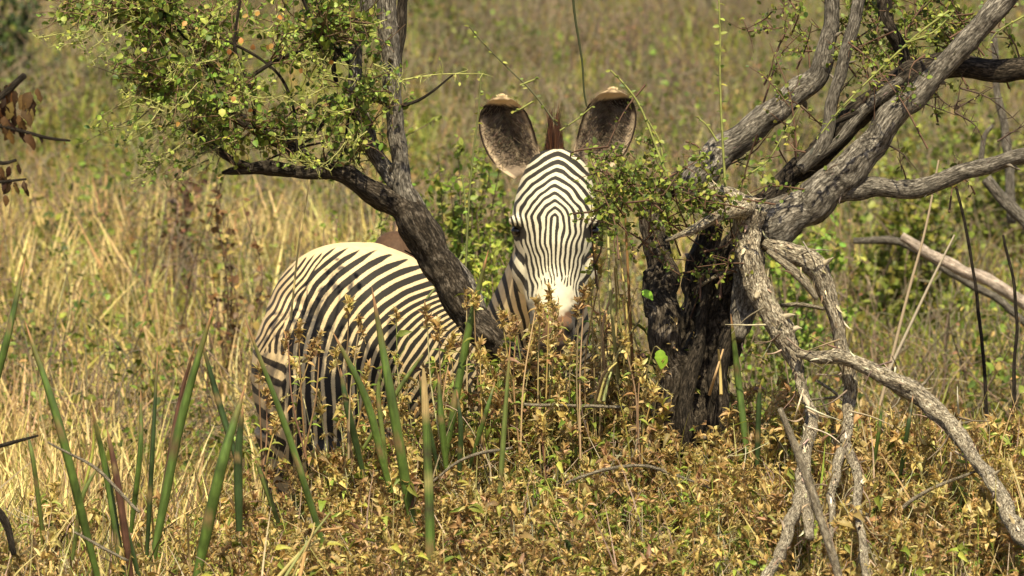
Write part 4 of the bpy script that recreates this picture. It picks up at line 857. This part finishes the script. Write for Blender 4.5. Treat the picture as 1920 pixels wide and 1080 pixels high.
bush('yellow-green leafy bush low behind the zebra neck beside the forked tree', 915, 370, 21.9, 130, 300, [GY, (.34, .36, .05), G2], None, 3800, .024, n_st=20)
bush('bright green shrub seen between the hollow trunk and hanging dead branch', 1420, 500, 21.2, 180, 300, BG_, None, 2600, .024, n_st=20)
bush('green shrub showing below the fork of the grey tree limbs', 1480, 230, 24, 190, 300, BG_, None, 2400, .03, n_st=18)
bush('tall sprigged green bush behind the right ear', 1130, 130, 26, 90, 300, [G1, G2], None, 500, .024, n_st=8)
bush('dark green bush high on the hillside above the forked tree', 820, 5, 40, 210, 260, [G3, G1, G2], None, 2600, .055, n_st=18)
bush('broad dull green bush behind the upper right limbs', 1720, 300, 26, 330, 420, [G1, GY, G2], None, 4200, .036, n_st=28)
bush('leafy green bush behind the right end of the long level limb', 1880, 200, 28, 200, 350, [G1, G2, GY], None, 2400, .036, n_st=18)
bush('dark bush in the upper left corner beside a thin trunk', 20, -40, 34, 210, 250, [G3, (.04, .06, .02)], None, 1300, .045, n_st=16)
bush('brown dead-leaved shrub behind the horizontal limb of the forked tree', 400, 300, 24, 110, 330, [(.22, .11, .05), (.14, .07, .035), D2], None, 500, .035, (.10, .06, .04), n_st=10)
bush('russet dead-leaved shrub seen through the foliage of the forked tree', 330, 60, 27, 130, 400, [(.25, .12, .06), (.15, .08, .05), G1], None, 600, .035, (.10, .06, .04), n_st=10)
bush('small green shrub left behind the dry grass near the zebra rump', 620, 400, 23.5, 150, 220, [G1, G2, GY], None, 700, .02, n_st=10)
def sapling(label, pts, d, r, mat=M_SHADEBARK, name='sapling', cat_='sapling', part='stem'):
    t = thing(name, label, cat_, base_of(pts[0][0], d))
    if mat is M_DEAD:
        mb = MB(); ptube(mb, cat([P(x, y, d) for x, y in pts], 20), np.linspace(r, r * .5, 20) / (F / d), pick([D4, (.45, .38, .28)], 1)[0], 6); link(part, mb.mesh(part, M_DRY), t); return t
    limb_mesh([(x, y, r * (1 - .5 * i / len(pts))) for i, (x, y) in enumerate(pts)], d, mat, part, t, step=.03)
    return t
sapling('dark leafless stem rising at the right, nearer the tree', [(1852, 960), (1850, 760), (1832, 560), (1805, 400), (1790, 330)], 19.4, 4)
sapling('dark leafless stem by the right frame edge', [(1898, 900), (1902, 700), (1905, 560), (1882, 440)], 19.6, 4)
sapling('thin dark trunk standing in the upper left corner', [(68, 95), (67, 60), (62, -40)], 39, 11)
sapling('pinkish dry stem behind the upper right limbs', [(1900, 420), (1885, 250), (1868, 160), (1862, 60)], 24, 9, M_BARK_R)
sapling('crooked pale stick forking behind the far right limb', [(1840, 330), (1845, 260), (1862, 236)], 22, 6, M_BARK_R)
sapling('blurred grey-green stem on the hillside above the ears', [(1340, 210), (1345, 90), (1330, 0), (1310, -30)], 38, 10)
sapling('pale straw-coloured dry stem leaning right of the dead branches', [(1650, 760), (1700, 560), (1735, 430), (1760, 300)], 20.6, 3.5, M_DEAD, 'dry_stem', 'stem')
sapling('pale dry stem slanting beside the longer leaning one', [(1655, 720), (1740, 540), (1790, 440)], 20.4, 3.5, M_DEAD, 'dry_stem', 'stem')
sapling('tall pale grass culm standing left of the zebra rump', [(545, 600), (560, 460), (577, 360), (582, 300)], 19.6, 2.2, M_DEAD, 'dry_stem', 'stem')
def fallen(label, pts, d, mat=M_DEAD):
    t = thing('fallen_branch', label, 'branch', P(*pts[0][:2], d)); limb_mesh([(x, y, r) for x, y, r in pts], d, mat, 'wood', t)
fallen('pale pinkish fallen branch sloping down to the right edge', [(1690, 445, 8), (1740, 475, 10), (1800, 505, 11), (1860, 530, 12), (1960, 590, 12)], 23, M_PALE)
fallen('darker fallen branch lying under the pale one', [(1600, 450, 6), (1700, 456, 8), (1790, 515, 8), (1880, 570, 7), (1960, 640, 7)], 23.3, M_BARK_R)
fallen('crossed broken dark branch at the right frame edge', [(1850, 335, 10), (1885, 380, 12), (1935, 430, 13)], 22.5, M_BARK_R)
fallen('thin dry twig lying across the weeds under the muzzle', [(985, 758, 3), (1060, 760, 3.5), (1170, 762, 3)], 18.55)
fallen('long pale twig lying across weeds left of the small trunk', [(1060, 905, 2), (1140, 880, 3), (1220, 876, 3), (1330, 915, 2)], 18.2)
fallen('short grey twig slanting up from the weeds below the flank', [(810, 905, 2), (870, 860, 3), (960, 838, 2.5)], 18.2)
fallen('thin arched dry twig at the lower left above the grass', [(90, 830, 2), (180, 880, 3), (260, 960, 3)], 17.6)
fallen('long bent straw lying over the bottom left grass', [(140, 998, 2.5), (190, 1025, 3), (240, 1050, 2.5)], 17.4)
fallen('diagonal grey stick in the lower right weeds', [(1655, 1000, 3), (1720, 930, 3.5), (1840, 880, 2.5)], 18.1)
# out-of-focus reed in front of the dead branches
t = thing('leaning_reed', 'pale blurred reed leaning right across the hanging dead branches', 'reed', base_of(1590, 16.4))
limb_mesh([(1462, 765, 5), (1490, 840, 7), (1525, 930, 8), (1560, 1040, 8), (1600, 1180, 9)], 16.4, M_DEAD, 'reed_stem', t, step=.03)
# hanging vine
t = thing('hanging_vine', 'thin dark vine hanging from above beside the right ear', 'vine', P(1070, -20, 18.8))
mb = MB(); ptube(mb, cat([P(x, y, 18.8) for x, y in [(1071, -40), (1078, 30), (1086, 80), (1092, 120), (1095, 170), (1100, 200)]], 24), np.linspace(.0042, .0025, 24), (.05, .06, .025), 5); link('stem', mb.mesh('stem', M_STEM), t)
# long green climbing shoots left of the face
def climber(label, pts, d, nl, L=.016):
    t = thing('climbing_shoot', label, 'shoot', base_of(pts[0][0], d)); mb = MB(); q = cat([P(x, y, d) for x, y in pts], 40); ptube(mb, q, np.linspace(.0042, .0022, 40), (.17, .19, .07), 5); link('stem', mb.mesh('stem', M_STEM), t)
    for i in np.linspace(3, 38, nl).astype(int):
        m2 = MB(); s_ = U(.7, 1.25); leaves(m2, q[i][None], np.array([[R.choice([-1, 1]) * 1., -.3, U(-.2, .6)]]), R.normal(0, .5, (1, 3)) + np.array([0, -.6, .8]), L * s_, L * s_ * .75, pick([G1, G2, GY], 1)); link('leaf', m2.mesh('leaf', M_LEAF), t)
climber('slender leafy shoot climbing past the outer edge of the left ear', [(872, 530), (878, 400), (886, 300), (898, 200), (902, 130)], 19.05, 26)
climber('leafy stem hanging beside the right side of the upright limb', [(800, 560), (870, 470), (872, 380), (866, 330)], 19.3, 10)
# dead-leaved twig at left edge
def dead_twig():
    t = thing('dead_leaf_twig', 'dark twig with hanging brown dead leaves at the left frame edge', 'twig', P(-60, 210, 17.2)); d = 17.2
    for r in ([(-90, 240, 6), (-20, 195, 6), (20, 165, 6), (48, 142, 6)], [(-60, 225, 4), (40, 245, 4), (90, 258, 3), (132, 265, 2)], [(-60, 290, 4), (0, 305, 4), (30, 300, 3)], [(-60, 345, 3), (10, 340, 3), (50, 335, 2)]):
        limb_mesh(r, d, M_SHADEBARK, 'twig', t, step=.02)
    for (x, y, l) in [(U(-20, 70), U(150, 240), U(25, 55)) for _ in range(26)] + [(U(-20, 45), U(300, 350), U(20, 40)) for _ in range(12)] + [(20, 165, 60), (55, 175, 50), (70, 165, 40), (5, 190, 65), (35, 215, 40), (15, 240, 45), (50, 250, 45), (75, 255, 20), (120, 265, 10), (-10, 310, 50), (20, 335, 45), (45, 340, 40), (10, 365, 30), (-15, 250, 40), (60, 195, 40), (30, 170, 55)]:
        mb = MB(); big_leaf(mb, P(x, y, d), (U(-.5, .5), U(-.3, .3), -1.), (U(-.8, .8), -1., .2), l / (F / d) * .75, l / (F / d) * .34, pick([(.085, .045, .018), (.15, .085, .028), (.045, .022, .013)], 1)[0], .18); link('dead_leaf', mb.mesh('dead_leaf', M_LEAF), t)
dead_twig()
for lab, pts in (('dark purple-brown thorny twig low at the left frame edge', [(-30, 845, 4), (20, 830, 4), (72, 815, 2)]), ('second dark twig below it bending down at the left edge', [(-30, 930, 8), (10, 980, 8), (25, 1040, 5)])):
    t = thing('dark_twig', lab, 'twig', P(*pts[0][:2], 17.3)); limb_mesh(pts, 17.3, M_SHADEBARK, 'wood', t, step=.02)

# plain brown hump standing for an unidentified shape behind the rump
def hump():
    c = P(742, 520, 21.35); t = thing('brown_mound', 'smooth reddish-brown mound-like shape just behind the zebra rump', 'mound', (c[0], c[1], float(ground(c[0], c[1]))))
    z0 = float(ground(c[0], c[1])) - .1; top = P(745, 433, 21.35)[2]; mb = MB(); n, k = 26, 40
    th = np.linspace(0, math.pi / 2, n)[:, None]; ph = np.linspace(0, 2 * math.pi, k, endpoint=False)[None]
    rr = 1 + .08 * (vnoise(np.cos(ph) * 3 + th * 2, np.sin(ph) * 3, 1, 40) - .5)
    v = np.stack([c[0] + .22 * np.sin(th) ** .8 * np.cos(ph) * rr, c[1] + .25 * np.sin(th) ** .8 * np.sin(ph) * rr, z0 + (top - z0) * np.cos(th) ** .8 + 0 * ph], -1)
    q = np.array([(i * k + j, i * k + (j + 1) % k, (i + 1) * k + (j + 1) % k, (i + 1) * k + j) for i in range(n - 1) for j in range(k)]); mb.add(v.reshape(-1, 3), [q[:, ::-1]], (.085, .048, .026))
    link('mound_body', mb.mesh('mound_body', M_STEM), t)
hump()

# ------------------------------------------------------------------ single dried weeds in front of the zebra
HEADS = [('dried weed whose brown head stands before the zebra nose', [(1030, 555), (1012, 585)], 900), ('brown-headed weed over the right cheek of the zebra', [(1118, 468), (1128, 500), (1108, 545)], 900),
         ('brown-headed weed right of the white muzzle', [(1095, 555), (1085, 575)], 860), ('dried weed with three heads left of the muzzle', [(940, 590), (1005, 575), (968, 615)], 860), ('brown-headed weed before the lower trunk of the forked tree', [(888, 560), (900, 655)], 860),
         ('tall dried weed against the zebra flank beneath the forked tree', [(800, 590), (850, 640), (822, 612)], 880), ('dried weed with its head on the middle of the flank', [(655, 570), (674, 610)], 860), ('spindly tan weed before the zebra haunch', [(540, 640), (560, 615), (600, 640), (585, 660)], 860),
         ('short brown-headed weed low before the flank', [(630, 670), (690, 700)], 880), ('brown-headed weed beside the jointed spear stem', [(755, 760), (712, 755), (830, 720)], 930), ('dried weed standing at the foot of the hollow trunk', [(1300, 690), (1262, 620), (1290, 735)], 880), ('brown-headed weed below the lone bright leaf', [(1170, 640), (1200, 690), (1225, 735)], 880),
         ('pale dried weed in the lower right foreground', [(1345, 840), (1350, 860)], 1060), ('dried weed head standing under the twig left of the small trunk', [(1015, 790), (1010, 800)], 950), ('tan weed before the thigh bands of the zebra', [(500, 745), (485, 700), (520, 790)], 900), ('brown-headed weed right of the hanging dead branches', [(1660, 865), (1690, 880)], 1010)]
for lab, hs, pb in HEADS:
    d = 18.6 + U(-.15, .1); bx = sum(h[0] for h in hs) / len(hs) + U(-12, 12); b = base_of(bx, d); t = thing('dried_weed', lab, 'weed', b, 'single dried weeds before the zebra')
    for (x, y) in hs:
        top = P(x, y, d - .02); bb = np.array([P(bx, 540, d)[0] + U(-.02, .02), d, min(P(bx, pb, d)[2], top[2] - .15)]); c = cat([bb, (bb + top) / 2 + R.normal(0, .015, 3), top], 12)
        mb = MB(); ptube(mb, c, np.linspace(.0035, .0018, 12), pick([D5, D2, (.42, .3, .17)], 1)[0], 5); link('stem', mb.mesh('stem', M_STEM), t)
        mb = MB(); seed_head(mb, top + np.array([0, 0, .02]), np.array([U(-.3, .3), 0, 1.]), U(.055, .075), 40); link('seed_head', mb.mesh('seed_head', M_LEAF), t)
        for k in range(4):
            i = R.integers(2, 9); mb = MB(); L = U(.025, .04); leaves(mb, c[i][None], np.array([[U(-1, 1), U(-.6, .2), U(-.2, .6)]]), np.array([[0, -.4, 1.]]), L, L * .35, pick([G2, GY, G1, D2], 1), LT_NARROW); link('leaf', mb.mesh('leaf', M_LEAF), t)
# straw tussock right of the face
def straws(label, rows, d):
    t = thing('straw_tussock', label, 'grass', base_of(rows[0][0][0], d))
    for pts in rows:
        mb = MB(); ptube(mb, cat([P(x, y, d + U(-.05, .05)) for x, y in pts], 12), np.linspace(.0055, .003, 12) * U(.7, 1.2), pick([D4, D1, (.5, .47, .2)], 1)[0], 6); link('stalk', mb.mesh('stalk', M_DRY), t)
straws('tall yellow straw stalks standing just right of the zebra face', [[(1180, 800), (1165, 620), (1150, 430)], [(1186, 830), (1176, 600), (1160, 455)], [(1160, 720), (1145, 560), (1140, 440)], [(1190, 760), (1178, 520), (1172, 400)], [(1150, 700), (1156, 580), (1152, 500)], [(1205, 960), (1190, 780), (1168, 560)], [(1140, 740), (1130, 620), (1150, 540)], [(1130, 750), (1160, 660), (1200, 600)]], 18.85)
straws('pair of pale straws leaning apart beside the hollow trunk', [[(1330, 740), (1342, 700), (1356, 655)], [(1352, 740), (1350, 690), (1347, 655)]], 18.55)
straws('bleached straws at the foot of the straw tussock', [[(1118, 755), (1128, 710), (1140, 690)], [(1132, 752), (1140, 715), (1146, 698)], [(1122, 752), (1138, 700), (1156, 680)]], 18.6)
straws('spray of pale bent straws in the bottom centre foreground', [[(530, 1090), (575, 1020), (620, 960)], [(545, 1090), (582, 1010), (590, 980)], [(560, 1090), (585, 1005), (640, 990)], [(520, 1085), (560, 1040), (600, 1010)]], 17.3)
# two conspicuous fresh leaves by the trunk
for lab, x, y, L, dr in (('bright lime green leaf hanging in front of the small grey stem', 1204, 545, .042, (.8, -.2, -.5)), ('drooping toothed green leaf by the trunk foot', 1238, 655, .06, (.1, -.2, -1))):
    t = thing('fresh_leaf_sprig', lab, 'leaf', P(x, y, 18.5)); p = P(x, y, 18.5); mb = MB(); ptube(mb, cat([p, p + [-.02, .02, .0], p + [-.05, .05, -.12]], 8), .0018, (.2, .16, .07), 4); link('stem', mb.mesh('stem', M_STEM), t)
    mb = MB(); big_leaf(mb, p, dr, (.1, -1., .6), L, L * .62, (.24, .40, .035), .06); link('leaf', mb.mesh('leaf', M_LEAF), t)
print('verts', sum(len(o.data.vertices) for o in bpy.data.objects if o.type == 'MESH'), 'objs', len(bpy.data.objects))
